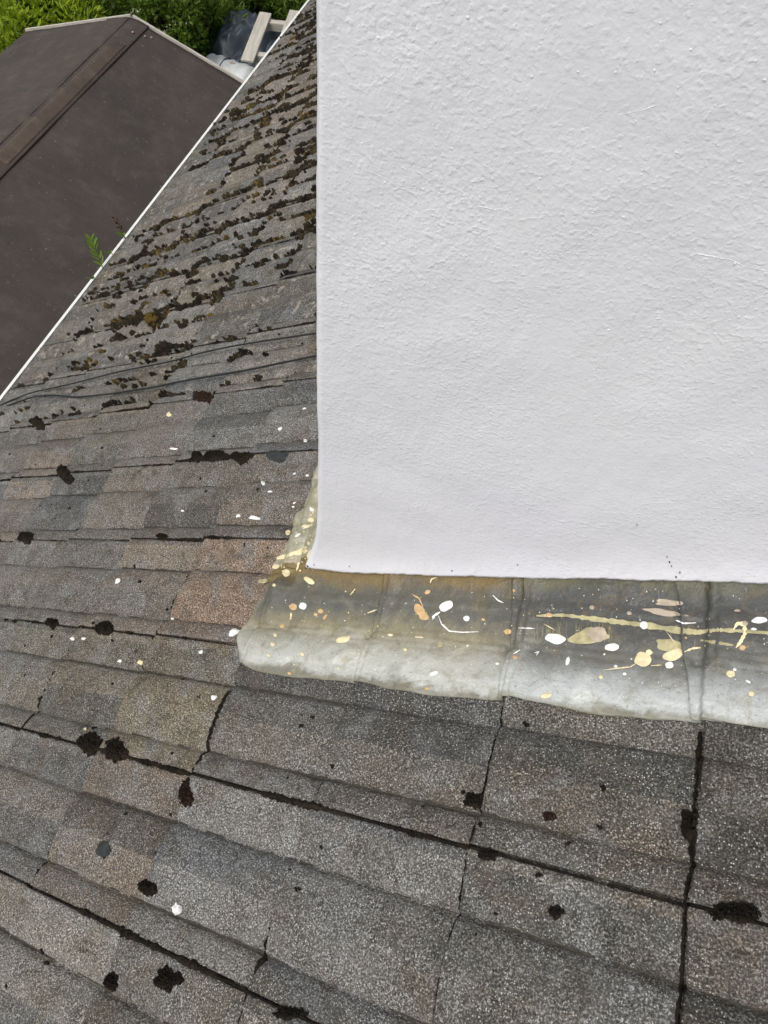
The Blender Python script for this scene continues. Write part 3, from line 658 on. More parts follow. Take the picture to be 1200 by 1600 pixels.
for q, ((px, py), rx, ry, lab) in enumerate(NEAR):
    p = on_roof(px, py, tile_top); s_ = px_size(p); c2 = on_roof(px + rx, py, tile_top); c3 = on_roof(px, py - ry, tile_top)
    a = (c2 - p); b = (c3 - p); hx = a.length; hy = b.length
    h = min(0.016, 0.55 * min(hx, hy)) + 0.004
    d = MB(); rt = max(0.0022, min(hx, hy) * 0.125); sdq = q * 5.1
    for _ in range(int(min(330, 3.4 * hx * hy / rt ** 2))):
        t = rnd.uniform(0, 6.283); lim = 0.84 * (1 + 0.60 * noise.noise(Vector((math.cos(t) * 1.3, math.sin(t) * 1.3, sdq))) + 0.35 * noise.noise(Vector((math.cos(t) * 4, math.sin(t) * 4, sdq)))); k = math.sqrt(rnd.random()) * lim
        gx = a.x * k * math.cos(t) + b.x * k * math.sin(t); gy = a.y * k * math.cos(t) + b.y * k * math.sin(t)
        tuft(d, gx, gy, tile_top(p.x + gx, p.y + gy) - p.z, rt * rnd.uniform(0.5, 1.5), h * (1.0 - 0.75 * (k / lim) ** 2) * rnd.uniform(.6, 1.25), 6, rnd)
    me = d.mesh('moss_clump', M_GOLD if 'gold' in lab else M_RED if 'reddish' in lab or 'brown' in lab else M_BMOSS)
    tag(add('moss_clump', me, None, RM @ p, ROT), lab, 'moss', 'moss clumps on the tiles')

def scatter_clump(d, x, y, rx, ry, h, rings, seg):
    """cushion made of crowded tufts"""
    rt = max(0.0022, min(rx, ry) * 0.36); n_ = max(1, int(1.5 * rx * ry / rt ** 2)); n_ = min(n_, 18)
    for _ in range(n_):
        t = rnd.uniform(0, 6.283); q = math.sqrt(rnd.random()) * 0.85; ax, ay = x + rx * q * math.cos(t), y + ry * q * math.sin(t)
        tuft(d, ax, ay, tile_top(ax, ay), rt * rnd.uniform(0.7, 1.25), h * (1.05 - 0.55 * q * q) * rnd.uniform(.75, 1.2), 6 if rt < 0.006 else 8, rnd)
def behind_stack(x, y):
    wx = x * CP
    return wx > CX - 0.03 and y > CY - 0.26
dm, db = MB(), MB()
# cushions along the far tiles, strung out down the slope on joints, creases and course edges
for _ in range(3400):
    y = rnd.uniform(1.15, 6.3); x = -rnd.uniform(0.9, 3.36)
    if behind_stack(x, y): continue
    if noise.noise(Vector((x * 1.1, y * 1.6, 3))) < -0.30 + 0.6 * max(0, (1.7 - y)): continue
    j = math.floor(y / W); u = rnd.choice((0.0, 0.0, 0.315, 0.82, 0.82, rnd.random(), rnd.random()))
    yy = -(-j + u - 1) * W + rnd.gauss(0, 0.008)
    if rnd.random() < 0.35: x = -min(9, round(-x / G)) * G + rnd.gauss(0.0, 0.012)
    big = 1.0 if rnd.random() < 0.75 else 1.7
    n_ = 1 if rnd.random() < 0.5 else rnd.randint(2, 4)
    for q in range(n_):
        r_ = rnd.uniform(0.005, 0.018) * big * (1.25 if y > 2.5 else 1.0) * (0.8 if q else 1)
        scatter_clump(dm if rnd.random() < 0.72 else db, x - q * rnd.uniform(0.02, 0.045), yy + rnd.gauss(0, 0.006), r_ * rnd.uniform(1.1, 2.0), r_ * rnd.uniform(0.55, 0.9), rnd.uniform(0.010, 0.024), 4, 11)
# thin black growth in the joints nearer by: runs of small tufts with gaps
def under_lead(x, y): return x > -1.115 and y > edge_y(x) - 0.012 and y < 0.3 or (x > edge_x(y) - 0.012 and y > 0.0)
def run(xa, xb, y, dens, r0, r1):
    x = xa
    while x < xb:
        g = noise.noise(Vector((x * 4, y * 7, 1))) + 0.6 * noise.noise(Vector((x * 17, y * 7, 5)))
        if not behind_stack(x, y) and not under_lead(x, y) and g > -dens:
            r_ = (r0 + (r1 - r0) * min(1.5, max(0, g) ** 1.5 * 3.2)) * rnd.uniform(0.7, 1.2)
            scatter_clump(db, x, y + rnd.gauss(0, 0.0013), r_ * rnd.uniform(1.3, 2.2), r_ * 0.8, r_ * 0.6 + 0.002, 3, 8)
        x += rnd.uniform(0.005, 0.011)
def fill(pts, h0, h1, dens, along_x, seed):
    """ragged dark growth filling a joint, as a low continuous ridge that breaks up"""
    prev = None
    for (x, y) in pts:
        x += rnd.uniform(-0.0015, 0.0015); q = x if along_x else y
        g = noise.noise(Vector((q * 3.4, seed, 1))) + 0.6 * noise.noise(Vector((q * 15, seed, 5))) + 0.3 * noise.noise(Vector((q * 60, seed, 9)))
        if behind_stack(x, y) or under_lead(x, y) or g < -dens: prev = None; continue
        a = (h0 + (h1 - h0) * min(1.6, max(0, g + 0.05) ** 1.4 * 2.4)) * rnd.uniform(0.7, 1.3); b = (h0 + (h1 - h0) * min(1.6, max(0, g + 0.05) ** 1.4 * 2.4)) * rnd.uniform(0.7, 1.3)
        P = []
        for f, hh in ((-1.0, -0.002), (-0.55, 0.45), (0.0, 0.8), (0.55, 0.45), (1.0, -0.002)):
            w_ = f * (a if f < 0 else b); xx, yy = (x, y + w_) if along_x else (x + w_, y)
            P.append(Vector((xx, yy, max(tile_top(xx, yy), tile_top(x, y) - 0.006) + (hh * (a + b) * 0.5 * rnd.uniform(0.6, 1.4) if hh > 0 else hh))))
        if prev: db.add(prev + P, [(m_, m_ + 1, m_ + 6, m_ + 5) for m_ in range(4)])
        prev = P
for j, dn in ((-3, .5), (-2, .55), (-1, .6), (0, .35), (1, .3), (2, .3), (3, .25), (4, .2), (5, .15), (6, 0.1), (7, 0.1), (8, 0)):
    fill([(-3.4 + 0.005 * q, j * W - 0.001) for q in range(740)], 0.0018, 0.0056, dn, True, j * 7.7)
    run(-3.4, 0.3, j * W - 0.001, -0.25, 0.002, 0.0060)
for i in range(0, 11):                            # on the butt edges of the courses
    dn = 0.9 if i <= 1 else 0.12 if i < 4 else -0.12
    if 2 <= i <= 5: fill([(-i * G - 0.004, -1.2 + 0.005 * q) for q in range(250)], 0.0016, 0.0085, 0.22, False, i * 9.1 + 7)
    fill([(-i * G - 0.003, -1.2 + 0.005 * q) for q in range(1000 if i > 3 else 560)], (0.0036, 0.0026)[i] if i <= 1 else 0.0012, (0.0135, 0.0075)[min(i, 1)] if i <= 1 else 0.0052, dn, False, i * 5.3 + 40)
ds = MB()                                         # washed-down silt lying in the creases between the rolls
for j in range(-4, 13):
    for u in (0.315, 0.82):
        y0 = (j + 1 - u) * W; xs = [-3.40 + 0.011 * q for q in range(340)]; prev = None
        for x in xs:
            x += rnd.uniform(-0.003, 0.003)
            if behind_stack(x, y0) or under_lead(x, y0): prev = None; continue
            g = noise.noise(Vector((x * 3.0, y0 * 5, 11))) + 0.7 * noise.noise(Vector((x * 14, y0 * 5, 12)))
            hw = 0.0008 + 0.0026 * max(0, 0.45 + g) * rnd.uniform(0.5, 1.4)
            if hw < 0.0013 or j > 2 and g < 0.1: prev = None; continue
            a, b = hw * rnd.uniform(0.6, 1.5), hw * rnd.uniform(0.6, 1.5)
            P = [Vector((x, y0 - a, tile_top(x, y0 - a) + 0.0004)), Vector((x, y0, tile_top(x, y0) + 0.0016)), Vector((x, y0 + b, tile_top(x, y0 + b) + 0.0004))]
            if prev: ds.add(prev + P, [(0, 1, 4, 3), (1, 2, 5, 4)])
            prev = P
M_SILT = mat_plain('silt', (0.058, 0.053, 0.044), 0.97, 0.6, 320, 0.8, 0.1, 0.002)
tag(add('silt', ds.mesh('silt', M_SILT), None, (0, 0, 0), ROT), 'dark silt washed into the creases of the tiles', 'silt', kind='stuff')
for _ in range(230):                              # odd specks
    x, y = -rnd.uniform(-0.1, 3.3), rnd.uniform(-0.9, 1.3)
    if behind_stack(x, y) or under_lead(x, y): continue
    r_ = rnd.uniform(0.002, 0.0055); scatter_clump(db, x, y, r_ * 1.3, r_, r_ * 0.7 + 0.001, 3, 7)
mo = add('moss', dm.mesh('moss', M_MOSS, False), None, (0, 0, 0), ROT); tag(mo, 'brown and olive moss cushions scattered over the far tiles', 'moss', kind='stuff')
mo = add('moss_growth', db.mesh('moss_growth', M_BMOSS, False), None, (0, 0, 0), ROT); tag(mo, 'thin black moss growing along the tile joints and edges', 'moss', kind='stuff')

# ------------------------------------------------------------------ small loose things on the tiles
def flake(px, py, rx, ry, lab):
    p = on_roof(px, py, tile_top); V, Fc = clump_geo(rx * px_size(p), ry * px_size(p) * 1.2, 0.006, 4, 12, px, 0.35)
    tag(add('paint_flake', mesh_from('paint_flake', V, Fc, M_PAINT_W), None, RM @ (p + Vector((0, 0, 0.004))), ROT), lab, 'paint flake')
flake(277, 1419, 9, 6.5, 'white pointed paint flake lying on a tile near the bottom left')
flake(365, 989, 8, 7, 'rounded white paint flake beside the left end of the lead flashing')

# ------------------------------------------------------------------ cables across the roof
def cable(pts, lab, r_):
    P = []
    for k, (a, b) in enumerate(zip(pts[:-1], pts[1:])):
        for q in range(6):
            px, py = a[0] + (b[0] - a[0]) * q / 6, a[1] + (b[1] - a[1]) * q / 6
            P.append(on_roof(px, py, lambda x, y: 0.0225 + 0.003 * noise.noise(Vector((x * 4, y * 4, 0)))))
    e = P[-1]; P.append(Vector((-EAVE - 0.03, e.y - 0.02, -0.01)))
    # it carries on up the slope behind the stack
    s0 = P[0]; dv = (P[0] - P[6]).normalized(); P = [s0 + dv * 0.9, s0 + dv * 0.45] + P
    # even out
    for _ in range(3): P = [P[0]] + [(P[i - 1] + P[i] * 2 + P[i + 1]) / 4 for i in range(1, len(P) - 1)] + [P[-1]]
    d = MB(); o = P[len(P) // 2].copy(); d.tube([p - o for p in P], r_, 7)
    tag(add('cable', d.mesh('cable', M_CABLE, True), None, RM @ o, ROT), lab, 'cable')
cable([(493, 521), (430, 530), (367, 540), (315, 551), (267, 565), (183, 581), (104, 602), (17, 619)], 'upper thin black cable lying slantwise across the tiles left of the chimney', 0.0034)
cable([(493, 556), (440, 567), (383, 579), (292, 594), (230, 607), (175, 615), (121, 621), (83, 617), (33, 621)], 'lower thicker black cable lying slantwise across the tiles left of the chimney', 0.0040)

# ------------------------------------------------------------------ gutter
gx, gz = -2.944, -1.995                           # outer lip
gut = thing('gutter', 'long white plastic gutter along the eaves of the tiled roof', 'gutter', (gx, 2.5, gz))
V = []; ny = 90; prf = []
for k in range(15):
    t = math.pi * k / 14; prf.append((0.056 - 0.056 * math.cos(t), -0.056 * math.sin(t)))
inn = [(0.056 - 0.053 * math.cos(math.pi * k / 14), -0.053 * math.sin(math.pi * k / 14)) for k in range(14, -1, -1)]
ring = [(-0.007, 0.004), (-0.007, -0.008)] + prf[1:] + inn[:-1] + [(0.009, 0.004)]
Fc = []
for a in range(ny + 1):
    y = -2.4 + 8.9 * a / ny; wv = 0.002 * noise.noise(Vector((y * 0.9, 0, 0)))
    for (x, z) in ring: V.append((x + wv, y - 2.5, z + wv))
n = len(ring)
for a in range(ny):
    for b in range(n): c = (b + 1) % n; Fc.append((a * n + b, a * n + c, (a + 1) * n + c, (a + 1) * n + b))
add('gutter_trough', mesh_from('gutter_trough', V, Fc, M_WHITE_PLASTIC), gut)
for q in range(8):
    d = MB(); y = -1.7 + q * 1.08; ring2 = [(x * 1.08 - 0.004, z * 1.08 + 0.001) for (x, z) in prf]
    VV = [(x, yy, z) for yy in (y - 2.5 - 0.022, y - 2.5 + 0.022) for (x, z) in ring2]; m_ = len(ring2)
    d.add(VV, [(k, k + 1, m_ + k + 1, m_ + k) for k in range(m_ - 1)]); add('gutter_bracket', d.mesh('gutter_bracket', M_WHITE_PLASTIC), gut)
d = MB()                                          # silt and debris lying in the trough
V = []; Fc = []
for a in range(241):
    y = -2.3 + 8.7 * a / 240
    for b in range(5): V.append((0.014 + 0.021 * b, y - 2.5, -0.030 + 0.012 * noise.noise(Vector((y * 6, b, 0))) ))
for a in range(240):
    for b in range(4): i = a * 5 + b; Fc.append((i, i + 1, i + 6, i + 5))
tag(add('gutter_silt', mesh_from('gutter_silt', V, Fc, M_BMOSS), gut), kind='stuff')

# ------------------------------------------------------------------ leaves and plants
def leaf(d, p, direction, size, width, r, droop=0.25):
    z = Vector(direction).normalized(); a = z.cross(Vector((r.uniform(-1, 1), r.uniform(-1, 1), r.uniform(-.2, 1)))).normalized(); nrm = z.cross(a)
    l, w_ = size, size * width
    V = [p, p + z * l * .3 + a * w_ * .42 + nrm * l * .05, p + z * l * .3 - a * w_ * .42 + nrm * l * .05, p + z * l * .68 + a * w_ * .36, p + z * l * .68 - a * w_ * .36, p + z * l - nrm * l * droop * .5, p + z * l * .45 - nrm * l * .04]
    d.add(V, [(0, 1, 6), (0, 6, 2), (1, 3, 6), (2, 6, 4), (3, 5, 6), (4, 6, 5)])
M_WEED = mat_leaf('weed_leaf', (0.10, 0.19, 0.018), (0.20, 0.32, 0.04)); M_RWEED = mat_leaf('red_weed_leaf', (0.07, 0.016, 0.014), (0.12, 0.03, 0.02)); M_STEM = mat_plain('green_stem', (0.10, 0.14, 0.03), 0.6)
def weed(px0, px1, lab, mt, n, size, wd):
    # rooted in the gutter silt under px0, tip leaning out to px1
    yb = at_z(*px0, gz).y; base = Vector((gx + 0.03, yb, gz - 0.03))
    tip = at_z(px1[0], px1[1], gz + 0.16)
    root = thing('gutter_weed', lab, 'plant', base)
    d = MB(); P = [Vector((0, 0, 0)).lerp(tip - base, q / 5) + Vector((0, 0, 0.03 * math.sin(q / 5 * 3.14))) for q in range(6)]; d.tube(P, [0.0028, 0.0026, 0.0022, 0.002, 0.0016, 0.001], 5); add('stem', d.mesh('stem', M_STEM, True), root)
    r = random.Random(px0[0]); dr = (tip - base).normalized()
    for k in range(n):
        q = 0.18 + 0.8 * k / (n - 1); p = P[0].lerp(tip - base, q) + Vector((0, 0, 0.03 * math.sin(q * 3.14)))
        side = dr.cross(Vector((0, 0, 1))).normalized() * (1 if k % 2 else -1)
        d = MB(); leaf(d, p, side * 0.8 + dr * 0.9 + Vector((0, 0, r.uniform(-.1, .4))), size * (1.1 - 0.45 * q) * r.uniform(.85, 1.15), wd, r); add('leaf', d.mesh('leaf', mt), root)
weed((157, 422), (142, 372), 'bright green feathery weed growing up out of the white gutter', M_WEED, 15, 0.066, 0.34)
weed((192, 376), (179, 341), 'dark red weed sprig growing out of the gutter above the green one', M_RWEED, 11, 0.04, 0.4)
weed((196, 374), (187, 366), 'tiny yellow green weed at the foot of the red sprig', M_WEED, 5, 0.05, 0.45)
weed((150, 435), (139, 437), 'tiny yellow green weed in the gutter below the feathery one', M_WEED, 5, 0.045, 0.4)
weed((176, 400), (169, 395), 'tiny green weed in the gutter between the feathery and red ones', M_WEED, 4, 0.045, 0.4)

# ------------------------------------------------------------------ shed with felt roof
RXs, RYs, RZs = -4.45, 5.47, -2.30; HW = 1.16; PS = math.radians(17.8); Y0 = -0.6
shed = thing('shed', 'garden shed with dark brown felted pitched roof below the gutter', 'shed', (RXs, (RYs + Y0) / 2, -4.4))
def shed_add(name, me, c=(1, 1, 1)):
    o = add(name, me, shed, (-RXs, -(RYs + Y0) / 2, 4.4)); o.color = (*c, 1); return o
def slope_pt(side, dist, y, h=0.0):               # side -1 left, +1 right
    return Vector((RXs + side * (dist * math.cos(PS) + h * math.sin(PS)), y, RZs - dist * math.sin(PS) + h * math.cos(PS)))
SL = HW / math.cos(PS)
def felt(side, d0, d1, y0, y1, h, seed, th=0.006):
    nx, ny = 26, 90; V = []
    for a in range(nx + 1):
        for b in range(ny + 1):
            y = y0 + (y1 - y0) * b / ny; dd = d0 + (d1 - d0) * a / nx
            hh = h + 0.006 * noise.noise(Vector((dd * 2.2, y * 1.6, seed))) + 0.003 * noise.noise(Vector((dd * 6, y * 9, seed)))
            if a == nx and d1 < SL - 0.05: dd += 0.006 * noise.noise(Vector((y * 3, seed, 0)))
            V.append(slope_pt(side, dd, y, hh))
    return grid_mesh('felt_sheet', [tuple(v) for v in V], nx, ny, M_FELT, th)
shed_add('felt_sheet', felt(1, 0.0, SL, Y0, RYs, 0.030, 1), (0.93, 0.95, 0.98)); shed_add('felt_sheet', felt(-1, 0.0, SL, Y0, RYs, 0.030, 5), (0.98, 1.0, 1.04))
# cap strip lapped over the ridge, wider on the right, its cut edge standing proud
V = []; nx, ny = 30, 120
for a in range(nx + 1):
    q = -0.26 + 0.415 * a / nx
    for b in range(ny + 1):
        y = Y0 + (RYs + 0.004 - Y0) * b / ny; sd_ = 1 if q > 0 else -1
        hh = 0.040 + 0.004 * noise.noise(Vector((q * 6, y * 2.3, 9))) + 0.003 * noise.noise(Vector((q * 14, y * 7, 9))) - 0.012 * math.exp(-(q / 0.03) ** 2) - (0.006 if a == 0 else 0)
        V.append(tuple(slope_pt(sd_, abs(q), y, hh)))
shed_add('ridge_cap', grid_mesh('ridge_cap', V, nx, ny, M_FELT, 0.006), (1.02, 0.97, 0.95))
for (qa, qb, ya, yb, c) in ((0.015, 0.13, 3.3, 5.0, (1.22, 1.14, 1.0)), (0.02, 0.125, 0.2, 1.9, (1.18, 1.10, 1.0))):
    V = []
    for a in range(9):
        for b in range(31):
            q = qa + (qb - qa) * a / 8; y = ya + (yb - ya) * b / 30 + 0.10 * (a / 8) * (1 if b == 30 else 0)
            V.append(tuple(slope_pt(1 if q > 0 else -1, abs(q), y, 0.0425 + 0.004 * noise.noise(Vector((q * 6, y * 2.3, 9))) + 0.003 * noise.noise(Vector((q * 14, y * 7, 9))) - 0.012 * math.exp(-(q / 0.03) ** 2))))
    shed_add('felt_patch', grid_mesh('felt_patch', V, 8, 30, M_FELT, 0.002), c)
M_NAIL = mat_plain('dull_nail', (0.35, 0.34, 0.33), 0.5)
# boards under the felt and along the gable
for side in (-1, 1):
    d = MB(); P = [slope_pt(side, q, y, h) for q in (0.0, SL - 0.02) for y in (Y0 + 0.02, RYs - 0.01) for h in (0.0, 0.02)]
    d.add(P, [(0, 1, 3, 2), (4, 6, 7, 5), (0, 4, 5, 1), (2, 3, 7, 6), (0, 2, 6, 4), (1, 5, 7, 3)]); shed_add('roof_board', d.mesh('roof_board', M_TIMBER))
    d = MB(); P = [slope_pt(side, q, y, h) for q in (0.0, SL + 0.01) for y in (RYs + 0.004, RYs + 0.026) for h in (-0.07, 0.047)]
    d.add(P, [(0, 1, 3, 2), (4, 6, 7, 5), (0, 4, 5, 1), (2, 3, 7, 6), (0, 2, 6, 4), (1, 5, 7, 3)]); shed_add('barge_board', d.mesh('barge_board', M_PALE_TIMBER))
d = MB(); d.box((RXs, (RYs + Y0) / 2 - 0.05, -3.58), (2 * HW - 0.2, RYs - Y0 - 0.3, 1.62)); shed_add('wall', d.mesh('wall', M_SHED_WALL))
d = MB(); y = RYs - 0.2; hw = HW - 0.1; d.add([(RXs - hw, y, -2.78), (RXs + hw, y, -2.78), (RXs, y, -2.4), (RXs - hw, y - 0.03, -2.78), (RXs + hw, y - 0.03, -2.78), (RXs, y - 0.03, -2.4)], [(0, 1, 2), (3, 5, 4), (0, 3, 4, 1), (1, 4, 5, 2), (2, 5, 3, 0)]); shed_add('gable', d.mesh('gable', M_SHED_WALL))
for (q, y) in ((0.19, 5.33), (0.235, 5.36), (0.10, 5.28)):
    d = MB(); c = slope_pt(1, q, y, 0.050 if q < 0.15 else 0.040); d.tube([c, c + Vector((0, 0, 0.004))], 0.008, 8); shed_add('felt_nail', d.mesh('felt_nail', M_NAIL))

# ------------------------------------------------------------------ things piled behind the shed
def heap(x, y, top, name, lab, cat, mt, rx, ry, h, folds, seed, rot=0.0, n=60, sharp=1.0):
    V = []; Fc = []
    for a in range(n + 1):
        for b in range(n + 1):
            u, v = 2 * a / n - 1, 2 * b / n - 1; d2 = max(abs(u), abs(v)); r = math.hypot(u, v); k = d2 / r if r > 1e-6 else 1
            uu, vv = u * k, v * k; e = Vector((uu * folds, vv * folds, seed))
            f = 1 - abs(noise.noise(e)) * 2; g = 1 - abs(noise.noise(e * 2.1 + Vector((5, 0, 0)))) * 2
            edge = 1 + 0.22 * noise.noise(Vector((uu * 2, vv * 2, seed + 3)))
            z = h * (1 - d2 ** 3.0) * (0.72 + 0.25 * noise.noise(e * 0.6)) + (0.16 * f + 0.07 * g) * h * sharp * (1 - d2 ** 6)
            V.append((uu * rx * edge + 0.03 * noise.noise(e * 1.3), vv * ry * edge + 0.03 * noise.noise(e * 1.7), max(z, 0.0) + 0.002))
    for a in range(n):
        for b in range(n): i = a * (n + 1) + b; Fc.append((i, i + n + 1, i + n + 2, i + 1))
    b0 = len(V); rim = [i for i in range(n + 1)] + [i * (n + 1) + n for i in range(1, n + 1)] + [n * (n + 1) + i for i in range(n - 1, -1, -1)] + [i * (n + 1) for i in range(n - 1, 0, -1)]
    Fc.append(tuple(rim))
    return tag(add(name, mesh_from(name, V, Fc, mt, True), None, (x, y, top), (0, 0, rot)), lab, cat)
c = at_z(392, 62, -4.05); heap(c.x, c.y, -4.4, 'tarpaulin', 'crumpled dark blue grey tarpaulin heaped beside the hedge', 'tarpaulin', M_TARP, 0.62, 0.78, 0.62, 2.4, 4.0, -0.2, 80, 1.0)
c = at_z(425, 70, -4.05); heap(c.x + 0.05, c.y - 0.1, -4.4, 'tarpaulin', 'flatter slate blue sheet under the pale timber frame', 'tarpaulin', mat_plain('slate_blue_sheet', (0.075, 0.10, 0.125), 0.5, 0.2, 5, 0.2, 0.4, 0.01), 0.55, 0.55, 0.5, 1.6, 8.0, 0.3, 50, 0.6)
def white_roll(lab, p0, p1, z, r_):
    a, b = at_z(*p0, z), at_z(*p1, z); V = []; n, mseg = 26, 40; dv = (b - a); L = dv.length; dv.normalize(); sv = dv.cross(Vector((0, 0, 1))).normalized(); up = Vector((0, 0, 1)); mid = (a + b) / 2
    for i in range(mseg + 1):
        q = i / mseg; rr = r_ * (0.35 + 0.65 * min(1, math.sin(math.pi * min(1, max(0, q * 0.96 + 0.02))) * 2.2))
        for k in range(n):
            t = 2 * math.pi * k / n; e = rr * (1 + 0.16 * noise.noise(Vector((q * 9, math.cos(t) * 1.5, math.sin(t) * 1.5))))
            V.append(a - mid + dv * (L * q) + sv * e * math.cos(t) * 1.15 + up * e * math.sin(t) * 0.85)
    Fc = [(i * n + k, i * n + (k + 1) % n, (i + 1) * n + (k + 1) % n, (i + 1) * n + k) for i in range(mseg) for k in range(n)] + [tuple(range(n))[::-1], tuple(range(mseg * n, mseg * n + n))]
    root = thing('plastic_sack', lab, 'sack', mid); add('sack_body', mesh_from('sack_body', V, Fc, M_SACK, True), root)
    for q in (0.42,):
        d = MB(); P = [dv * (L * (q - 0.5)) + sv * r_ * 1.2 * math.cos(t) + up * r_ * 0.9 * math.sin(t) for t in [k * math.pi / 10 for k in range(11)]]; d.tube(P, 0.008, 5); add('tie', d.mesh('tie', M_BLACKP, True), root)
    d = MB(); c0 = dv * (L * 0.08) + up * r_ * 0.86; d.tube([c0 - dv * 0.035, c0, c0 + dv * 0.04], [0.008, 0.024, 0.01], 7); add('leaf_scrap', d.mesh('leaf_scrap', M_TIMBER, True), root)
white_roll('long white plastic sack lying behind the shed roof edge', (318, 99), (400, 128), -4.1, 0.155)
c = at_z(332, 92, -4.2); root = thing('plastic_crate', 'black plastic crate on its side between hedge and white sack', 'crate', c, (0.15, -0.2, 0.55))
d = MB(); d.box((0, 0, 0), (0.50, 0.26, 0.04)); add('crate_base', d.mesh('crate_base', M_BLACKP), root)
for sx in (-1, 1):
    d = MB(); d.box((sx * 0.235, 0, 0.07), (0.03, 0.26, 0.10)); add('crate_side', d.mesh('crate_side', M_BLACKP), root)
    d = MB(); d.box((0, sx * 0.118, 0.07), (0.438, 0.024, 0.10)); add('crate_side', d.mesh('crate_side', M_BLACKP), root)
# timber frame resting on the sheet
pz = -3.72; pc = at_z(415, 60, pz)
frame = thing('timber_frame', 'pale timber pallet frame lying on the slate blue sheet by the gutter', 'pallet', pc)
def plank(p0, p1, width, th, z, mt, name='plank'):
    a, b = at_z(*p0, z), at_z(*p1, z); dv = b - a; L = dv.length; d = MB(); d.box((0, 0, 0), (L, width, th))
    me = d.mesh(name, mt); o = add(name, me, frame, (a + b) / 2 - pc, (0, 0, math.atan2(dv.y, dv.x))); bv = o.modifiers.new('bevel', 'BEVEL'); bv.width = 0.005; bv.segments = 1
plank((415, 21), (386, 96), 0.155, 0.03, pz + 0.03, M_PALE_TIMBER); plank((462, 18), (440, 78), 0.155, 0.03, pz + 0.03, M_PALE_TIMBER)
plank((408, 38), (470, 44), 0.09, 0.10, pz - 0.04, M_PALE_TIMBER, 'crossbar'); plank((384, 88), (450, 95), 0.09, 0.10, pz - 0.04, M_PALE_TIMBER, 'crossbar')

# ------------------------------------------------------------------ hedge and bushes
L_LIME = mat_leaf('lime_leaves', (0.17, 0.24, 0.010), (0.42, 0.50, 0.035)); L_DARK = mat_leaf('dark_leaves', (0.045, 0.085, 0.010), (0.15, 0.23, 0.03)); L_MID = mat_leaf('mid_leaves', (0.065, 0.12, 0.012), (0.19, 0.28, 0.04)); L_FLOWER = mat_leaf('white_petals', (0.5, 0.5, 0.38), (0.75, 0.75, 0.62))
M_BARK = mat_plain('bark', (0.09, 0.065, 0.045), 0.9, 0.4, 40, 0.6)
def bush(px, py, zc, rx, ry, rz, lab, mt, n, size, wd, flowers=0, seed=0):
    c = at_z(px, py, zc); base = Vector((c.x, c.y, -4.4)); root = thing('bush', lab, 'bush', base, group='hedge behind the shed'); r = random.Random(seed); d = MB(); df = MB(); tw = MB(); cz = zc + 4.4
    cl = []
    for _ in range(34):                           # leaf clumps on shoots
        v = Vector((r.gauss(0, 1), r.gauss(0, 1), r.gauss(0, 1))).normalized(); q = r.uniform(0.45, 1.0)
        cl.append((Vector((v.x * rx * q, v.y * ry * q, cz + v.z * rz * q)), r.uniform(0.16, 0.34) * min(rx, ry, 1.0)))
    for (p, cr) in cl:
        st = Vector((p.x * 0.15, p.y * 0.15, 0.05)); tw.tube([st, st.lerp(p, 0.5) + Vector((0, 0, 0.1)), p], [0.018, 0.011, 0.004], 5)
    for _ in range(n):
        p, cr = r.choice(cl); v = Vector((r.gauss(0, 1), r.gauss(0, 1), r.gauss(0, .8))).normalized() * cr * r.uniform(0.2, 1.15) ** 0.7; q = p + v
        leaf(d, q, v.normalized() + Vector((0, 0, r.uniform(-.1, .9))) + Vector((r.uniform(-.7, .7), r.uniform(-.7, .7), 0)), size * r.uniform(.6, 1.25), wd, r)
    for _ in range(flowers):
        p, cr = r.choice(cl[:12]); q = p + Vector((r.gauss(0, .6), r.gauss(0, .6), 1)).normalized() * cr * 1.1
        for k in range(5): leaf(df, q + Vector((r.gauss(0, .02), r.gauss(0, .02), r.gauss(0, .015))), Vector((math.cos(k * 1.26), math.sin(k * 1.26), 0.5)), 0.028, 0.8, r)
    add('foliage', d.mesh('foliage', mt), root); add('stem', tw.mesh('stem', M_BARK), root)
    if flowers: add('blossom', df.mesh('blossom', L_FLOWER), root)
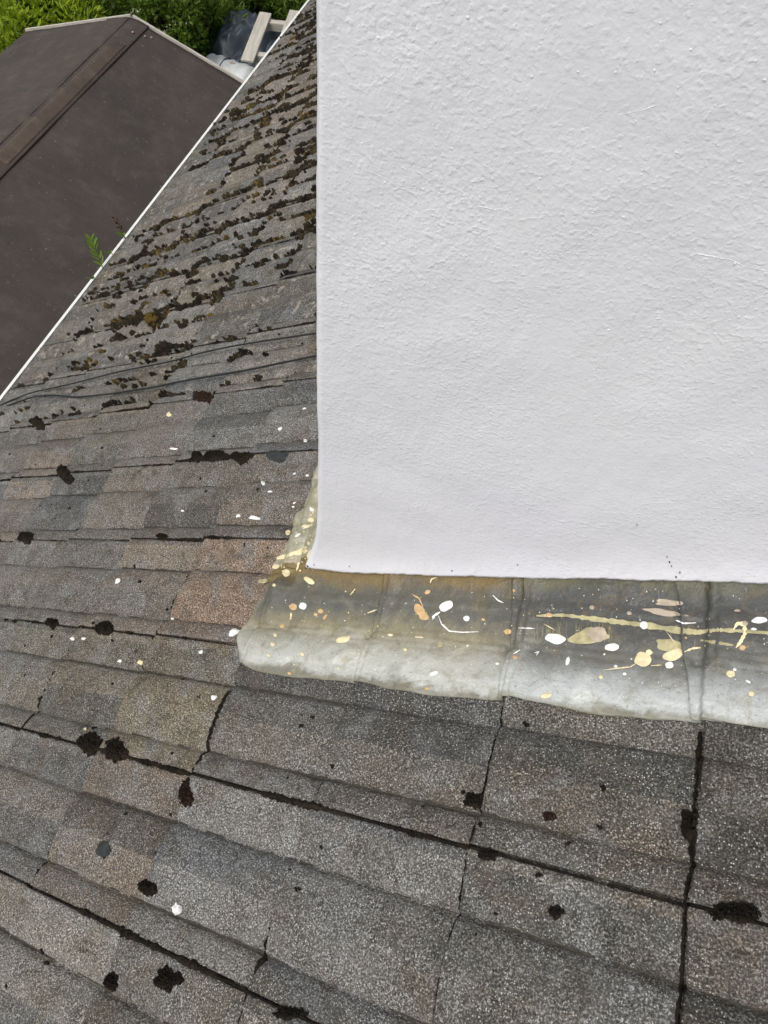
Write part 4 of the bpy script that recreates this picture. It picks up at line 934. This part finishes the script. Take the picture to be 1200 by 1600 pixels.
bush(25, 45, -3.3, 1.0, 1.1, 0.9, 'bright lime green leafy bush at the far left beyond the shed', L_LIME, 5200, 0.085, 0.36, 0, 1)
bush(-60, 150, -3.3, 0.9, 1.0, 0.9, 'lime green bush at the left edge beside the shed eaves', L_LIME, 3800, 0.09, 0.4, 0, 2)
bush(115, 12, -3.4, 0.8, 0.8, 0.85, 'dark green broad leaved bush right of the lime bush', L_DARK, 4200, 0.085, 0.6, 0, 3)
bush(185, 5, -3.5, 0.75, 0.8, 0.8, 'mid green bush behind the ridge end of the shed', L_MID, 3800, 0.075, 0.55, 20, 4)
bush(235, 28, -3.45, 0.5, 0.5, 0.62, 'bush with small white blossoms by the shed ridge', L_MID, 2400, 0.06, 0.6, 70, 5)
bush(272, 40, -3.75, 0.62, 0.6, 0.6, 'dense green bush between the shed gable and the tarpaulin', L_DARK, 4600, 0.07, 0.5, 0, 6)
bush(322, -12, -3.75, 0.75, 0.6, 0.6, 'shaggy green bush behind the tarpaulin', L_MID, 4200, 0.08, 0.34, 0, 7)
bush(395, -32, -3.95, 0.8, 0.5, 0.45, 'low green bush above the timber frame', L_DARK, 3400, 0.085, 0.28, 0, 8)
bush(460, -20, -3.9, 0.8, 0.7, 0.5, 'low grassy green bush behind the gutter top end', L_MID, 3200, 0.09, 0.25, 0, 9)
bush(60, -60, -3.3, 1.1, 1.0, 1.0, 'yellow green bush behind the lime bush at top left', L_LIME, 3000, 0.09, 0.4, 0, 10)
bush(240, -70, -3.4, 1.2, 1.0, 1.0, 'tall dark bush at the back of the hedge', L_DARK, 3000, 0.09, 0.5, 0, 11)
# long grass and ivy under the hedge
r = random.Random(77); d = MB()
for _ in range(9000):
    p = at_z(r.uniform(-80, 520), r.uniform(-70, 150), -4.4)
    if p.y < RYs + 0.1 and abs(p.x - RXs) < HW + 0.1: continue
    if p.x > -3.1: continue
    h = r.uniform(0.06, 0.22); leaf(d, p, Vector((r.gauss(0, .5), r.gauss(0, .5), 1)), h, 0.16, r)
tag(add('grass', d.mesh('grass', L_MID), None), 'long green grass round the foot of the hedge', 'grass', kind='stuff')
print('tiles', ntile)
